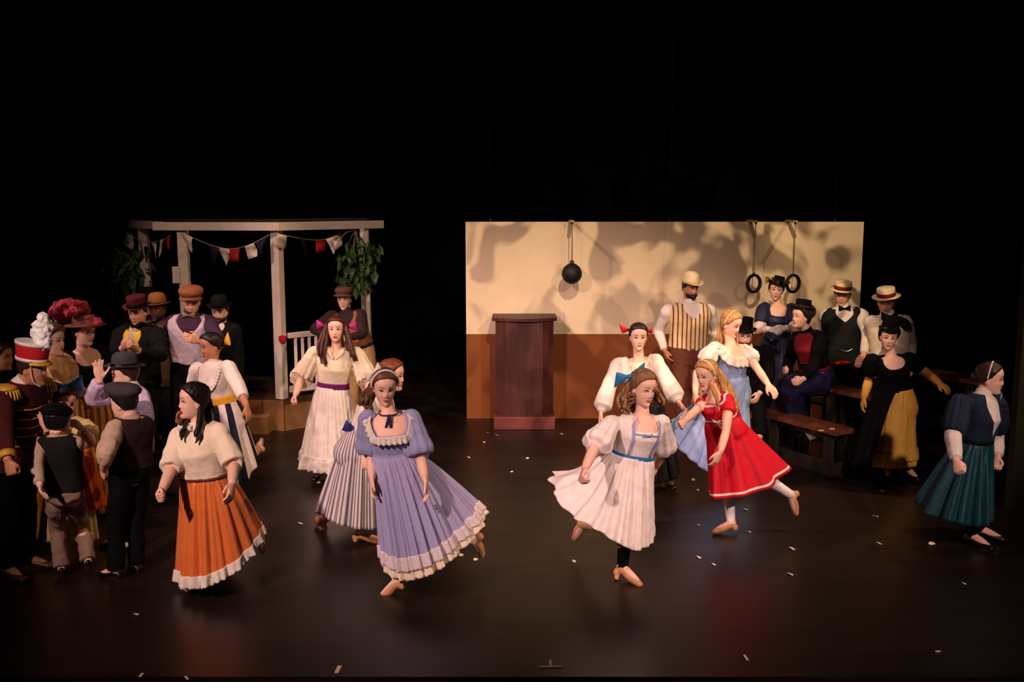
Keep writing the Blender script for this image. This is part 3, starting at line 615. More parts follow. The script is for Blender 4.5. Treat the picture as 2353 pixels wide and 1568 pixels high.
    def face(s, lips, eyes, mouth, brow, skin):
        ml = {None: M_LIP if s.sex == 'F' else M_LIPM, 'red': M_LIP, 'pale': M_LIPM}[lips]
        if not eyes: return
        for sg in (-1, 1):
            c = np.array([sg * .031, float(face_y(.031, .002)) - .0035, .001]); b = MB()
            b.ell(s.hl(c), np.array([.0145, .008, .0080]) * s.hs, s.HFr, 14, 8)
            b.ell(s.hl(c + [0, .0042, 0]), np.array([.0064, .005, .0064]) * s.hs, s.HFr, 12, 8, mi=1)
            xs = np.linspace(.016, .047, 6); zz = .0025 + .0085 * np.sin((xs - .016) / .031 * pi) ** .8
            b.tube([s.hl((sg * x, float(face_y(x, z)) + .003, z)) for x, z in zip(xs, zz)], np.full(6, .0022 if s.sex == 'F' else .0017) * s.hs, 6, sub=2, mi=2)
            s.o('eye', b, [M_EYE, M_IRIS, M_LASH], s.body)
            b = MB(); xs = np.linspace(.013, .050, 6); zz = (.024 if s.sex == 'F' else .019) + .007 * np.sin((xs - .008) / .046 * pi * .9)
            b.tube([s.hl((sg * x, float(face_y(x, z)) + .0008, z)) for x, z in zip(xs, zz)], np.array([.003, .0038, .0038, .0033, .0026, .0012]) * (.62 if s.sex == 'F' else 1.1) * s.hs, 6, sub=2)
            s.o('eyebrow', b, HAIR[brow], s.body)
        b = MB(); xs = np.linspace(-.021, .021, 9); op = mouth * .012
        up_ = -.0595 + .002 * np.cos(xs / .023 * pi) * -1 + .0012; lo_ = -.0675 - op - .001
        e1 = np.array([.0010, .0025, .0034, .0038, .0033, .0038, .0034, .0025, .0010]) * (1 if s.sex == 'F' else .8)
        b.tube([s.hl((x, float(face_y(x, -.060)) + .0005, z - (x / .023) ** 2 * (.002 + op * .3))) for x, z in zip(xs, up_)], e1 * s.hs, 8, sub=2)
        b.tube([s.hl((x, float(face_y(x, -.067)) + .0005, lo_ + (x / .023) ** 2 * (.004 + op * .7))) for x in xs], e1 * 1.2 * s.hs, 8, sub=2)
        if mouth: b.ell(s.hl((0, float(face_y(0, -.063)) - .003, -.0635 - op / 2)), np.array([.017, .007, .003 + op / 2]) * s.hs, s.HFr, 12, 8, mi=1)
        s.o('lips', b, [ml, M_MOUTH], s.body)
    # ---- clothes
    def top(s, name, m, t0=.34, neck=None, infl=.014, sl=None, slr=None, vox=None, disp=(.09, .008), extra=None, arms='LR'):
        b = MB(); s.loft(b, t0, neck or closed(), infl)
        for sd in arms:
            pr = (slr if (slr is not None and sd == 'R') else sl)
            if pr is None: continue
            S_, E, W = s.arm[sd]; pts, rr = [], []
            pts.append(S_ + (s.neck - s.up * .10 - S_) * .35); rr.append(pr[0][1] * .75 * s.k)
            for u, r in [(.06, pr[0][1])] + [q for q in pr if q[0] > .08]:
                pts.append(S_ + (E - S_) * u if u <= 1 else E + (W - E) * (u - 1)); rr.append(r * s.k)
            rip = .065 if max(r for _, r in pr) > .088 else .022; b.tube(pts, rr, 40, sub=5, rip=(rip, 9 if rip > .03 else 5, len(name)))
        if extra: extra(b)
        return s.o(name, b, m, vox=vox or max(s.vox, .008), disp=disp, adapt=0.0)
    LONG_M = [(0, .075), (.35, .068), (.8, .058), (1.05, .056), (1.5, .048), (1.9, .040), (1.96, .040)]
    LONG_J = [(0, .086), (.35, .078), (.8, .068), (1.05, .066), (1.5, .058), (1.85, .050), (1.92, .048)]
    def band(s, name, m, t0, t1, infl=.02, par=None, bulge=.004, ph0=0, ph1=360, na=64):
        b = MB(); full = ph1 - ph0 >= 360; ph = np.radians(np.linspace(ph0, ph1, na, endpoint=not full)); rows = []
        for q, i in ((0, -.004), (0, bulge * .3), (.25, bulge), (.5, bulge * .8), (.75, bulge), (1, bulge * .3), (1, -.004)):
            t = t0 + (t1 - t0) * q; rows.append(s.torso(np.full(len(ph), t), ph, infl + i))
        b.grid(np.array(rows), wrap=full, cap=False); return s.o(name, b, m, par)
    def skirt(s, name, m, hem, wt=.36, t0=0.0, t1=1.0, off=0.0, pleats=16, amp=.02, p=.8, nt=34, na=216, seed=1, wi=.012, par=None, smoothing=7, disp=None, a0=None, zw=.3, sag=0.0, solid=.006, fine=.14, extra=None):
        rg = np.random.default_rng(seed); A = np.radians(np.linspace(0, 360, na, endpoint=False)); Hc = sorted([(h[0] % 360, s.P(*h[1:])) for h in hem], key=lambda q: q[0])
        ax = np.array([q[0] for q in Hc]); V = np.array([q[1] for q in Hc]); xe = np.concatenate([ax[-1:] - 360, ax, ax[:1] + 360]); Ve = np.vstack([V[-1:], V, V[:1]])
        dg_ = np.arange(0, 360, 1.0); HV = np.stack([np.interp(dg_, xe, Ve[:, i]) for i in range(3)], -1)
        kk = np.exp(-.5 * (np.arange(-24, 25) / smoothing) ** 2); kk /= kk.sum(); pad = np.vstack([HV[-24:], HV, HV[:24]])
        HV = np.stack([np.convolve(pad[:, i], kk, 'valid') for i in range(3)], -1)
        Hm = np.stack([np.interp(np.degrees(A), np.append(dg_, 360), np.append(HV[:, i], HV[0, i])) for i in range(3)], -1)
        Wm = s.torso(np.full(na, wt), -(A - s.yaw), wi)
        def pleat(N, sd, fn):
            g_ = np.random.default_rng(sd); ks = np.arange(max(3, int(N * .45)), int(N * 1.7) + 1); pk = g_.uniform(0, 6.28, len(ks)); wk = np.exp(-((ks - N) / (N * .45)) ** 2); q = (wk[:, None] * np.cos(ks[:, None] * A + pk[:, None])).sum(0); q = np.tanh(q / (q.std() + 1e-9) * .77) * 1.15
            k3 = np.arange(2 * N, 3 * N + 2); q3 = np.cos(k3[:, None] * A + g_.uniform(0, 6.28, len(k3))[:, None]).sum(0); return q + fn * q3 / (q3.std() + 1e-9)
        pl = pleat(pleats, seed, fine); N = pleats; plx = pleat(extra[0], extra[2], 0) * extra[1] if extra else 0; pl2 = np.cos(2 * N * A + 1.0)
        rad = np.stack([np.cos(A), np.sin(A), 0 * A], -1); rows, uv = [], []
        for q in np.linspace(t0, t1, nt):
            D = Hm - Wm; hz = q ** p if q > 0 else 0
            pos = Wm + D * np.array([1, 1, 0]) * hz + D * np.array([0, 0, 1]) * q
            am = amp * (np.clip(q, 0, 1.1) ** .7 * .95 + .10) ; pos = pos + rad * (am * pl + plx * max(0, (q - t0) / (t1 - t0)) + off + (.004 * pl2 * (1 - q) if q < 1 else 0))[:, None]
            tl_ = ((pos - s.hip) @ s.up) / s.tl; tc = np.clip(tl_, -.2, wt); Bp = s.torso(tc, -(A - s.yaw), .022); Cn = s.hip + (s.neck - s.hip) * tc[:, None]; df = ((Bp - Cn) * rad).sum(1) - ((pos - Cn) * rad).sum(1); df = np.where((tl_ > -.2) & (tl_ < wt), np.maximum(df, 0), 0); pos = pos + rad * df[:, None]
            pos[:, 2] += zw * amp * pl * q ** 3 - sag * sin(pi * min(1, q)); pos[:, 2] = np.maximum(pos[:, 2], s.base[2] + .012)
            rows.append(pos); uv.append(np.stack([A / (2 * pi), np.full(na, q)], -1))
        b = MB(); b.grid(np.array(rows), cap=False); return s.o(name, b, m, par, solid=solid, uv=np.array(uv).reshape(-1, 2), disp=disp)
    def trousers(s, m, top=.22, flare=1.0, vox=None, name='trousers', disp=(.10, .016), long_=1.0):
        b = MB(); k = s.k; s.loft(b, -.22, top, .016)
        for sd in 'LR':
            hj, K, A, T = s.leg[sd]; A2 = K + (A - K) * (.98 * long_)
            b.tube([hj + s.up * .05, hj * .65 + K * .35, K, K * .5 + A2 * .5, A2], np.array([.105, .098, .076, .072, .066 * flare]) * k * s.fat ** .5, 16, sub=4)
        return s.o(name, b, m, vox=vox or max(.009, s.vox), disp=disp)
    def glove(s, sd, m, start=.5):
        S_, E, W = s.arm[sd]; pose, d, n, _ = s.hand[sd]; b = MB(); k = s.k; A_ = E + (W - E) * start; r0 = .044 * k if start < .3 else .040 * k
        b.tube([A_, A_ * .6 + W * .4, A_ * .25 + W * .75, W], [r0, .043 * k, .036 * k, .030 * k], 16, sub=3); v0 = b.n; s.handmesh(b, sd)
        return s.o('glove', b, m, vox=.006, disp=None).modifiers.new('puff', 'DISPLACE').__setattr__('strength', .005)
    def shoe(s, sd, m, heel=.0, boot=.0, name='shoe', sole=None, w=1.0):
        hj, K, A, T = s.leg[sd]; k = s.k; sh = nrm(A - K); d = nrm(T - A); b = MB()
        up = nrm(-sh) if abs(sh @ d) < .8 else nrm(np.cross(np.cross(d, -sh), d)); 
        hd = nrm(d); L0 = .115 * s.H
        dn = nrm(np.array([0, 0, -1.0]) * .001 + sh)
        heelp = A + dn * .045 * k - nrm(d - dn * (d @ dn)) * .035 * k
        toe = A + d * L0 + dn * .0 ; mid = heelp * .45 + toe * .55 + up * .012 * k
        b.tube([heelp + up * .012, A + dn * .018 * k + d * .02, mid, toe * .92 + mid * .08, toe + d * .012], np.array([.028, .038, .038, .034, .016]) * k * w, 14, sub=4, flat=(up, .72))
        b.ell(heelp + up * .01 * k, (.030 * k, .030 * k, .032 * k))
        if boot:
            B = A + (K - A) * boot; b.tube([A + dn * .02 * k, A, A * .5 + B * .5, B], np.array([.042, .040, .043, .050]) * k, 14, sub=3)
        if heel: b.tube([heelp, heelp + dn * (heel * .6) + [0, 0, 0], heelp + dn * heel], np.array([.024, .017, .016]) * k, 10, sub=2)
        return s.o(name, b, m, vox=.007)
    def hosiery(s, sd, m, frac=.95, name='stocking'):
        hj, K, A, T = s.leg[sd]; k = s.k; b = MB(); lr = np.array([.058, .058, .059, .045, .039]) * k * s.fat ** .5
        K2 = K + (hj - K) * .12; b.tube([K2, K * .85 + A * .15, K * .65 + A * .35, K * .3 + A * .7, A + (A - K) * .03], lr, 16, sub=4); return s.o(name, b, m)
    # ---- hair and hats (in head space)
    def hair(s, col, thick=.014, low=-.07, front=.068, bulge=None, part=None, puff=(1, 1, 1), seed=0):
        b = MB(); G = HEAD.copy(); x, y, z = G[..., 0], G[..., 1], G[..., 2]
        zl = np.interp(y, [-.10, -.035, -.018, .022, .050, .072, .09], [low, low + .01, -.022, .016, .058, front + .014, front + .018])
        q = z - zl; on = sst(-.006, .010, q); dirn = G / (np.linalg.norm(G, axis=-1)[..., None] + 1e-9)
        a = np.arctan2(y, x); rid = .0009 * np.sin(a * 22 + z * 18) * on
        Gn = G + dirn * (on * thick + rid - (1 - on) * .016)[..., None]
        Gn = Gn * np.array(puff) if puff != (1, 1, 1) else Gn
        if puff != (1, 1, 1): Gn = np.where(on[..., None] > .3, Gn, G + dirn * -.016)
        b.grid(s.head + (Gn.reshape(-1, 3) * s.hs @ s.HFr).reshape(Gn.shape)); s._hair = b; s._hm = HAIR[col]; return s
    def bun(s, c, r): s._hair.ell(s.hl(c), np.array(r) * s.hs, s.HFr, 20, 14); return s
    def lock(s, pts, r0=.012, r1=.004, n=8, spread=.02, wave=.006, seed=1, hs_=False):
        rg = np.random.default_rng(seed); P_ = np.array([s.hl(q) for q in pts] if hs_ else [aty(q[0], q[1], s.head[1] + (q[2] if len(q) > 2 else 0)) for q in pts]); M = 10
        q, _ = crom(P_, np.ones(len(P_)), max(2, M // (len(P_) - 1) + 1)); m_ = len(q); t = np.linspace(0, 1, m_)
        for i in range(n):
            o = rg.normal(size=3) * spread * .5; ph = rg.uniform(0, 6.28, 2); ln = rg.uniform(.8, 1.0); fr_ = rg.uniform(5, 9)
            w_ = np.stack([np.sin(t * fr_ + ph[0]), np.sin(t * fr_ + ph[1]), 0 * t], -1) * (wave * t)[:, None]; pp = q + o * (.35 + .65 * np.sin(t * pi * .8))[:, None] + w_
            kx = max(3, int(m_ * ln)); s._hair.tube(pp[:kx], (r0 + (r1 - r0) * t[:kx] ** 1.5) * (1 - .0), 7, sub=1)
        return s
    def curls(s, centers, r=.018, n=3, seed=2):
        for i, c in enumerate(centers):
            for j in range(n):
                t = np.linspace(0, 4.5 * pi, 26); ax = np.array(c, float) + np.array([(.006 * j), -.008 * j, -.012 * j]); P_ = np.stack([ax[0] + r * np.cos(t + j) * .9, ax[1] + r * np.sin(t + j), ax[2] - .0042 * t], -1)
                s._hair.tube([s.hl(q) for q in P_], np.full(26, .0075), 6, sub=1)
        return s
    def hair_done(s): return s.o('hair', s._hair, s._hm, disp=(.03, .006))
    def hatframe(s, off, tilt=(0, 0)):
        tx, ty = R(tilt[0]), R(tilt[1]); rx = np.array([[1, 0, 0], [0, cos(tx), -sin(tx)], [0, sin(tx), cos(tx)]]); ry = np.array([[cos(ty), 0, sin(ty)], [0, 1, 0], [-sin(ty), 0, cos(ty)]])
        return s.hl(off), (rx @ ry) @ s.HFr
    def lathe_hat(s, name, prof, m, band=None, off=(0, -.004, .05), tilt=(0, 0), sx=.88, sy=1.06, wob=None, z=1.0):
        c, fr_ = s.hatframe(off, tilt); b = MB(); q = z * s.hs; b.lathe([(r * q, h * q) for r, h in prof], c, fr_, 44, sx, sy, wob=wob); o = s.o(name, b, m)
        if band:
            r0, r1, h0, h1, bm = band; b = MB(); b.lathe([(r0 * q - .004, h0 * q), (r0 * q + .002, h0 * q), (r1 * q + .002, h1 * q), (r1 * q - .004, h1 * q)], c, fr_, 44, sx, sy); s.o('hat_band', b, bm, o)
        return o
    def bowler(s, m, band=None, brim=.128, h=.118, **k):
        cr = lambda r, a: .012 * np.clip((r - .09) / .04, 0, 1.5) * np.abs(np.cos(a)) ** 2
        return s.lathe_hat('bowler_hat', [(.003, .004), (.088, .0), (brim, .004), (brim + .004, .010), (brim - .004, .011), (.094, .008), (.092, .022), (.091, .055), (.083, h * .78), (.062, h * .94), (.03, h), (.002, h + .002)], m, band and (.0935, .0925, .010, .034, band), wob=cr, **k)
    def tophat(s, m, band=None, brim=.128, h=.15, **k):
        cr = lambda r, a: .014 * np.clip((r - .095) / .035, 0, 1.5) * np.abs(np.cos(a)) ** 2
        return s.lathe_hat('top_hat', [(.003, .004), (.088, .0), (brim, .003), (brim + .003, .009), (.094, .008), (.089, .03), (.087, h * .6), (.093, h - .004), (.090, h), (.003, h + .003)], m, band and (.0935, .0895, .009, .040, band), wob=cr, **k)
    def boater(s, m, band, **k):
        return s.lathe_hat('boater_hat', [(.003, .004), (.09, 0), (.145, .001), (.147, .007), (.096, .008), (.095, .01), (.094, .078), (.090, .083), (.003, .084)], m, (.0955, .0945, .009, .046, band), **k)
    def cap(s, m, puffy=1.0, off=(0, .0, .062), tilt=(-4, 0), name='flat_cap', visor=True):
        c, fr_ = s.hatframe(off, tilt); b = MB(); q = s.hs
        prof = [(.003, -.012), (.080, -.014), (.090, -.006), (.104 * puffy, .020), (.108 * puffy, .038 * puffy), (.092 * puffy, .058 * puffy), (.05, .066 * puffy), (.003, .068 * puffy)]
        b.lathe([(r * q, h * q) for r, h in prof], c, fr_, 36, .92, 1.1); o = s.o(name, b, m, disp=(.05, .006))
        if visor:
            b = MB(); a = np.linspace(R(25), R(155), 15); rows = []
            for r, h in ((.070, .004), (.098, .004), (.122, -.004), (.138, -.014), (.122, -.010), (.098, -.002), (.070, -.004)):
                rows.append([c + (np.array([r * .86 * cos(t), r * 1.06 * sin(t) * (1.0 if r < .1 else 1.0), h - (.010 * abs(cos(t)))]) * q) @ fr_ for t in a])
            b.grid(np.array(rows), wrap=False, cap=False); s.o('visor', b, m, o, solid=.003)
        b = MB(); b.ell(c + (np.array([0, 0, .068 * puffy]) * q) @ fr_, (.010, .010, .006)); s.o('button', b, m, o); return o
    def bow(s, name, c, m, size=.1, ax=None, up=None, tails=0.0, par=None, world=False):
        C_ = np.asarray(c, float) if world else s.hl(c); ax = nrm(ax if ax is not None else s.HFr[0]); up = nrm(up if up is not None else s.HFr[2]); n = np.cross(ax, up); b = MB()
        for sg in (-1, 1):
            rows = []; a = np.linspace(0, 2 * pi, 14, endpoint=False)
            for q, h, t in ((0.04, .10, .07), (.28, .20, .15), (.58, .36, .17), (.88, .50, .12), (1.0, .52, .03)):
                rows.append(C_ + ax * sg * q * size + up * .12 * size * q + np.cos(a)[:, None] * up * h * size + np.sin(a)[:, None] * n * t * size)
            b.grid(np.array(rows))
            if tails: b.tube([C_, C_ + (ax * sg * .25 - up * .5) * tails, C_ + (ax * sg * .35 - up * 1.0) * tails], [.10 * size, .14 * size, .2 * size], 10, sub=4, flat=(n, .25))
        b.ell(C_, np.array([.15, .17, .17]) * size); return s.o(name, b, m, par)
    def hairband(s, m, y0=.012, r=.006, ang=100, out=.018):
        b = MB(); pts = []
        for t in np.linspace(-ang, ang, 25):
            tt = R(t); x = (.0715 + out) * sin(tt); z = .02 + (.095 + out * .8) * cos(tt) if abs(t) < 90 else .02 + (.095) * cos(tt); pts.append(s.hl((x, y0 - .010 * (1 - cos(tt)), z)))
        b.tube(pts, np.full(25, r), 8, sub=1); return s.o('hair_band', b, m)
    def ruffle(s, name, m, tf, infl=.022, wd=.05, wave=.012, n=26, ph0=-200, ph1=160, par=None, down=1.0):
        ph = np.radians(np.linspace(ph0, ph1, 200)); d = np.abs((np.degrees(ph) - 90 + 180) % 360 - 180); t = tf(d); A_ = s.torso(t, ph, infl); out_ = A_ - s.torso(t, ph, infl - .02); out_ /= np.linalg.norm(out_, axis=1)[:, None]
        tg = np.gradient(A_, axis=0); tg /= np.linalg.norm(tg, axis=1)[:, None] + 1e-9; dn = np.cross(tg, out_); dn *= np.sign(-(dn @ s.up).sum())
        L_ = np.concatenate([[0], np.cumsum(np.linalg.norm(np.diff(A_, axis=0), axis=1))]); wv = np.sin(L_ / L_[-1] * n * 2 * pi); rows = []
        for q in (-.25, 0, .4, .75, 1.0):
            rows.append(A_ + dn * (q * wd * down) + out_ * (.006 * abs(q) + wave * q * wv)[:, None] * (1 if q > 0 else 0) + out_ * .004)
        b = MB(); b.grid(np.array(rows), wrap=False, cap=False); return s.o(name, b, m, par, solid=.003)
    def collar(s, m, h=.045, r=1.0, name='collar', flare=.0, par=None):
        nb = s.hl((0, -.02, -.06)); ax = nrm(nb - s.neck); b = MB(); rr = (.060 if s.sex == 'F' else .068) * s.k ** .5 * r
        b.tube([s.neck - ax * .02, s.neck + ax * h * .4, s.neck + ax * h], [rr * 1.12, rr * 1.02, rr * (1 + flare)], 20, sub=3); return s.o(name, b, m, par)
    def necklace(s, m, name='choker', drop=.05, r=.0045):
        ph = np.linspace(0, 2 * pi, 40); P_ = s.torso(1.0 - drop * np.clip(np.sin(ph), 0, 1) ** 2, ph, .006) + s.up * .012; b = MB(); b.tube(P_, np.full(40, r), 8, sub=1); return s.o(name, b, m)
    def bowtie(s, m, size=.07, t=.97, name='bow_tie'):
        c = s.torso(np.array([t]), np.array([pi / 2]), .028)[0]; return s.bow(name, c, m, size, ax=s.leftS, up=s.up, world=True)
    def front(s, t, dx=0.0, infl=.02):
        ph = pi / 2 - dx; return s.torso(np.array([t]), np.array([ph]), infl)[0]
    def panel(s, name, m, t0, t1, p0, p1, infl=.024, par=None, nt=12, na=8, taper=None):
        rows = []
        for q in np.linspace(0, 1, nt):
            t = t0 + (t1 - t0) * q; w_ = 1.0 if taper is None else 1 + (taper - 1) * q; mid = (p0 + p1) / 2; hw_ = (p1 - p0) / 2 * w_; rows.append(s.torso(np.full(na, t), np.radians(90 + np.linspace(mid - hw_, mid + hw_, na)), infl))
        b = MB(); b.grid(np.array(rows), wrap=False, cap=False); return s.o(name, b, m, par, solid=.004)
    def beard(s, col, full=True):
        G = HEAD.copy(); x, y, z = G[..., 0], G[..., 1], G[..., 2]; on = (sst(-.044, -.054, z) if full else 1) * sst(-.01, .02, y); lip = (np.abs(x) < .024) & (np.abs(z + .064) < .009) & (y > .05); on = np.where(lip, 0, on)
        d_ = G * np.array([1, 1, .6]); d_ /= np.linalg.norm(d_, axis=-1)[..., None] + 1e-9; Gn = G + d_ * (on * .010 - (1 - on) * .014)[..., None]; b = MB(); b.grid(s.head + (Gn.reshape(-1, 3) * s.hs @ s.HFr).reshape(G.shape)); s.o('beard', b, HAIR[col])
    def moustache(s, col):
        b = MB(); xs = np.linspace(-.028, .028, 9); b.tube([s.hl((x, float(face_y(x, -.05)) + .002, -.050 - (x / .028) ** 2 * .008)) for x in xs], np.array([.002, .005, .006, .006, .005, .006, .006, .005, .002]), 8, sub=2); s.o('moustache', b, HAIR[col])
    def glasses(s):
        b = MB(); m = mat('spectacle_wire', (60, 54, 50), rough=.3, metal=1, bump=0)
        for sg in (-1, 1):
            a = np.linspace(0, 2 * pi, 21); b.tube([s.hl((sg * .031 + .020 * cos(t), .088 - .1 * (.020 * cos(t) * sg) , .0 + .016 * sin(t))) for t in a], np.full(21, .0016), 6, sub=1)
            b.tube([s.hl((sg * .051, .083, .003)), s.hl((sg * .070, .05, .004)), s.hl((sg * .076, -.01, .004))], [.0015] * 3, 6, sub=2)
        b.tube([s.hl((-.011, .092, .003)), s.hl((0, .096, .005)), s.hl((.011, .092, .003))], [.0015] * 3, 6, sub=2); s.o('glasses', b, m)

# ------------------------------------------------------------------ costumes
def cloth(n, c, **k):
    k.setdefault('rough', .85); k.setdefault('var', .06); k.setdefault('bump', .22); k.setdefault('scale', 16); k.setdefault('sheen', 0.0); return mat(n, c, **k)
WHITE = cloth('white_cotton', (226, 214, 202)); CREAM = cloth('cream_silk', (232, 216, 186)); LACE = mat('cream_lace', (240, 224, 202), rough=.9, scale=160, var=.1, bump=.10, c2=(226, 204, 178))
BLACK = cloth('black_wool', (10, 9, 11), var=.2, sheen=0, spec=.1); CHAR = cloth('charcoal_wool', (20, 21, 21), var=.15, sheen=0, spec=.1); NAVY = cloth('navy_cotton', (24, 26, 50), var=.15, sheen=0); TANSHOE = mat('tan_leather', (206, 148, 104), rough=.5, bump=.05, var=.08); BLKSHOE = mat('black_leather', (18, 16, 16), rough=.3, bump=.03, spec=.5)
BRNSHOE = mat('brown_leather', (84, 46, 34), rough=.4, bump=.05, spec=.5); WSTOCK = cloth('white_stocking', (240, 232, 226), bump=.03); STRAW = mat('straw', (232, 214, 170), rough=.8, scale=60, var=.1, bump=.3); MAROON = cloth('maroon_band', (112, 24, 34)); GOLD = mat('gold_braid', (224, 172, 60), rough=.45, scale=80, bump=.5, metal=.25)
LILSH = cloth('lilac_cotton', (206, 188, 220)); TANSH = cloth('oatmeal_cotton', (188, 160, 138)); MUST = cloth('mustard_satin', (224, 164, 52), rough=.5); BLUE = mat('blue_ribbon', (44, 112, 172), rough=.5, var=.1)
ELB = [(0, .056), (.3, .064), (.7, .078), (.93, .082), (1.02, .064), (1.05, .050)]
PUFF = [(0, .056), (.2, .066), (.5, .082), (.8, .104), (.93, .098), (1.02, .056), (1.08, .049)]
SHORTPUFF = [(0, .057), (.15, .070), (.40, .092), (.56, .084), (.64, .056)]
MLONG = Person.LONG_M; JLONG = Person.LONG_J
def wst(neck, waist, f=.6): return (neck[0] + (waist[0] - neck[0]) / f, neck[1] + (waist[1] - neck[1]) / f) + tuple(waist[2:])

# --- front dancer in lace blouse and rust skirt
p = Person('woman in a cream lace blouse and long rust skirt, singing, turned to the left', foot=(455, 1350), H=1.62, yaw=-18, fat=1.1, neck=(455, 980), hip=wst((455, 980), (470, 1086)), head=(444, 922), hy=-56, hp=-2, sh=(501, 984, 411, 994), vox=.006, mouth=.9, brow='black',
           L=dict(e=(537, 1068, -1), w=(534, 1113, -1), hd=(529, 1150, -1)), R_=dict(e=(393, 1078, -1), w=(372, 1128, -1), hd=(359, 1152, -1), p='fist'),
           legs=dict(R=dict(k=(453, 1200, 1), a=(455, 1322), t=(440, 1346), flat=1), L=dict(k=(502, 1296, 1), a=(592, 1236, 1), t=(603, 1268, 1))))
bl_ = p.top('lace_blouse', LACE, t0=.37, neck=scoop(.10, 40, .985), infl=.03, sl=ELB, disp=(.07, .012)); p.collar(LACE, .03)
SATIN = cloth('rust_satin', (208, 108, 50), rough=.38, bump=.1, sheen=.1); hem = [(180, 413, 1330, 0), (225, 418, 1346, -.2), (270, 470, 1346, -.3), (300, 530, 1318, -.25), (330, 585, 1266, -.1), (0, 604, 1222, .08), (40, 596, 1210, .3), (90, 520, 1290, .35), (135, 440, 1318, .25)]
sk = p.skirt('skirt', SATIN, hem, wt=.37, t1=.97, pleats=15, amp=.026, p=.75, seed=4); p.skirt('ruffle', WHITE, hem, wt=.37, t0=.91, t1=1.03, off=.009, pleats=15, amp=.026, p=.75, nt=8, na=360, seed=4, extra=(46, .010, 9), par=sk)
p.band('belt', mat('brown_belt', (96, 44, 30), rough=.5), .345, .375, .03); p.shoe('R', TANSHOE, .03); p.shoe('L', TANSHOE, .03)
c = p.front(.97, -.25, .03); p.bow('neck_bow', c, WHITE, .045, ax=(1, 0, 0), up=(0, 0, 1), world=True, tails=.10)
p.hair('black', .016, low=-.08, front=.066).lock([(466, 905, .06), (480, 940, .06), (478, 985, .02), (470, 1010, -.04)], .022, .008, 12, .05).lock([(462, 930, -.02), (458, 965, -.1), (452, 995, -.16), (444, 1016, -.18)], .016, .004, 9, .03).lock([(428, 960, 0), (424, 985, -.08), (416, 1000, -.14), (414, 1006, -.15)], .012, .004, 7, .025).hair_done()

# --- front dancer in lavender
p = Person('young woman in a lavender puff sleeved dress with lace flounces, stepping forward', foot=(907, 1357), H=1.62, yaw=8, neck=(893, 948), hip=wst((893, 948), (903, 1038)), head=(884, 889), hy=14, hp=14, hr=0, sh=(944, 952, 843, 954), vox=.006, brow='brown',
           L=dict(e=(966, 1050, -1), w=(977, 1103, -1), hd=(986, 1146, -1)), R_=dict(e=(853, 1040, 1), w=(855, 1098, -1), hd=(853, 1140, -1)),
           legs=dict(R=dict(k=(910, 1213, 1), a=(914, 1336), t=(893, 1357), flat=1), L=dict(k=(965, 1225, 1), a=(1088, 1240, 1), t=(1108, 1276, 1))))
LAVD = cloth('lavender_cotton', (146, 146, 186), scale=26); LAVS = cloth('lavender_sheer', (160, 154, 192), scale=30, var=.02)
nk = square(.25, 34, .93); p.top('bodice', LAVD, t0=.36, neck=nk, infl=.012, sl=PUFF, disp=(.06, .006)); p.ruffle('neck_ruffle', WHITE, nk, .020, .045, .012, 30, par=None); p.band('waistband', LAVD, .34, .39, .014)
LBAND = cloth('pinkish_lace', (222, 206, 210), scale=90, var=.1)
hem = [(180, 876, 1280, 0), (215, 888, 1306, -.2), (250, 925, 1322, -.32), (285, 985, 1308, -.35), (315, 1033, 1276, -.25), (340, 1078, 1230, -.05), (355, 1110, 1194, .1), (15, 1114, 1158, .25), (50, 1040, 1180, .4), (90, 950, 1235, .4), (135, 893, 1265, .25)]
sk = p.skirt('skirt', LAVS, hem, wt=.37, t1=.97, pleats=24, amp=.017, p=.85, seed=3, fine=.4, na=300); p.skirt('lace_band', LBAND, hem, wt=.37, t0=.86, t1=.985, off=.008, pleats=24, amp=.017, p=.85, nt=8, na=300, seed=3, fine=.4, par=sk); p.skirt('lace_flounce', LACE, hem, wt=.37, t0=.95, t1=1.065, off=-.006, pleats=24, amp=.017, p=.85, nt=8, na=360, seed=3, extra=(50, .009, 5), par=sk)
p.skirt('petticoat', LAVD, hem, wt=.37, t0=.8, t1=1.035, off=-.05, pleats=14, amp=.02, p=.85, nt=10, seed=6, par=sk)
for sd in 'LR': p.hosiery(sd, WSTOCK); p.shoe(sd, TANSHOE, .02)
rb = mat('navy_ribbon', (34, 36, 72), rough=.5); p.necklace(rb); c = p.front(.93, 0, .012); b = MB(); b.tube([c + [0, -.01, .03], c + [-.01, -.015, -.02], c + [-.025, -.02, -.075]], [.008, .010, .010], 8, flat=((0, 1, 0), .3)); b.tube([c + [0, -.01, .03], c + [.008, -.015, -.02], c + [.012, -.02, -.06]], [.008, .010, .010], 8, flat=((0, 1, 0), .3)); p.o('choker_tails', b, rb)
p.hair('brown', .012, low=-.06, front=.07).lock([(868, 880, .09), (850, 900, .12), (842, 920, .12), (850, 945, .08)], .020, .008, 12, .05, .012).lock([(866, 890, .09), (845, 915, .14), (832, 925, .14)], .016, .006, 8, .05, .014, 5).hair_done()
p.hairband(WHITE, .028, .007); p.bow('hair_bow', (-.07, -.03, .09), WHITE, .062, ax=(.8, .2, .6), up=(-.5, .2, .8), world=False)

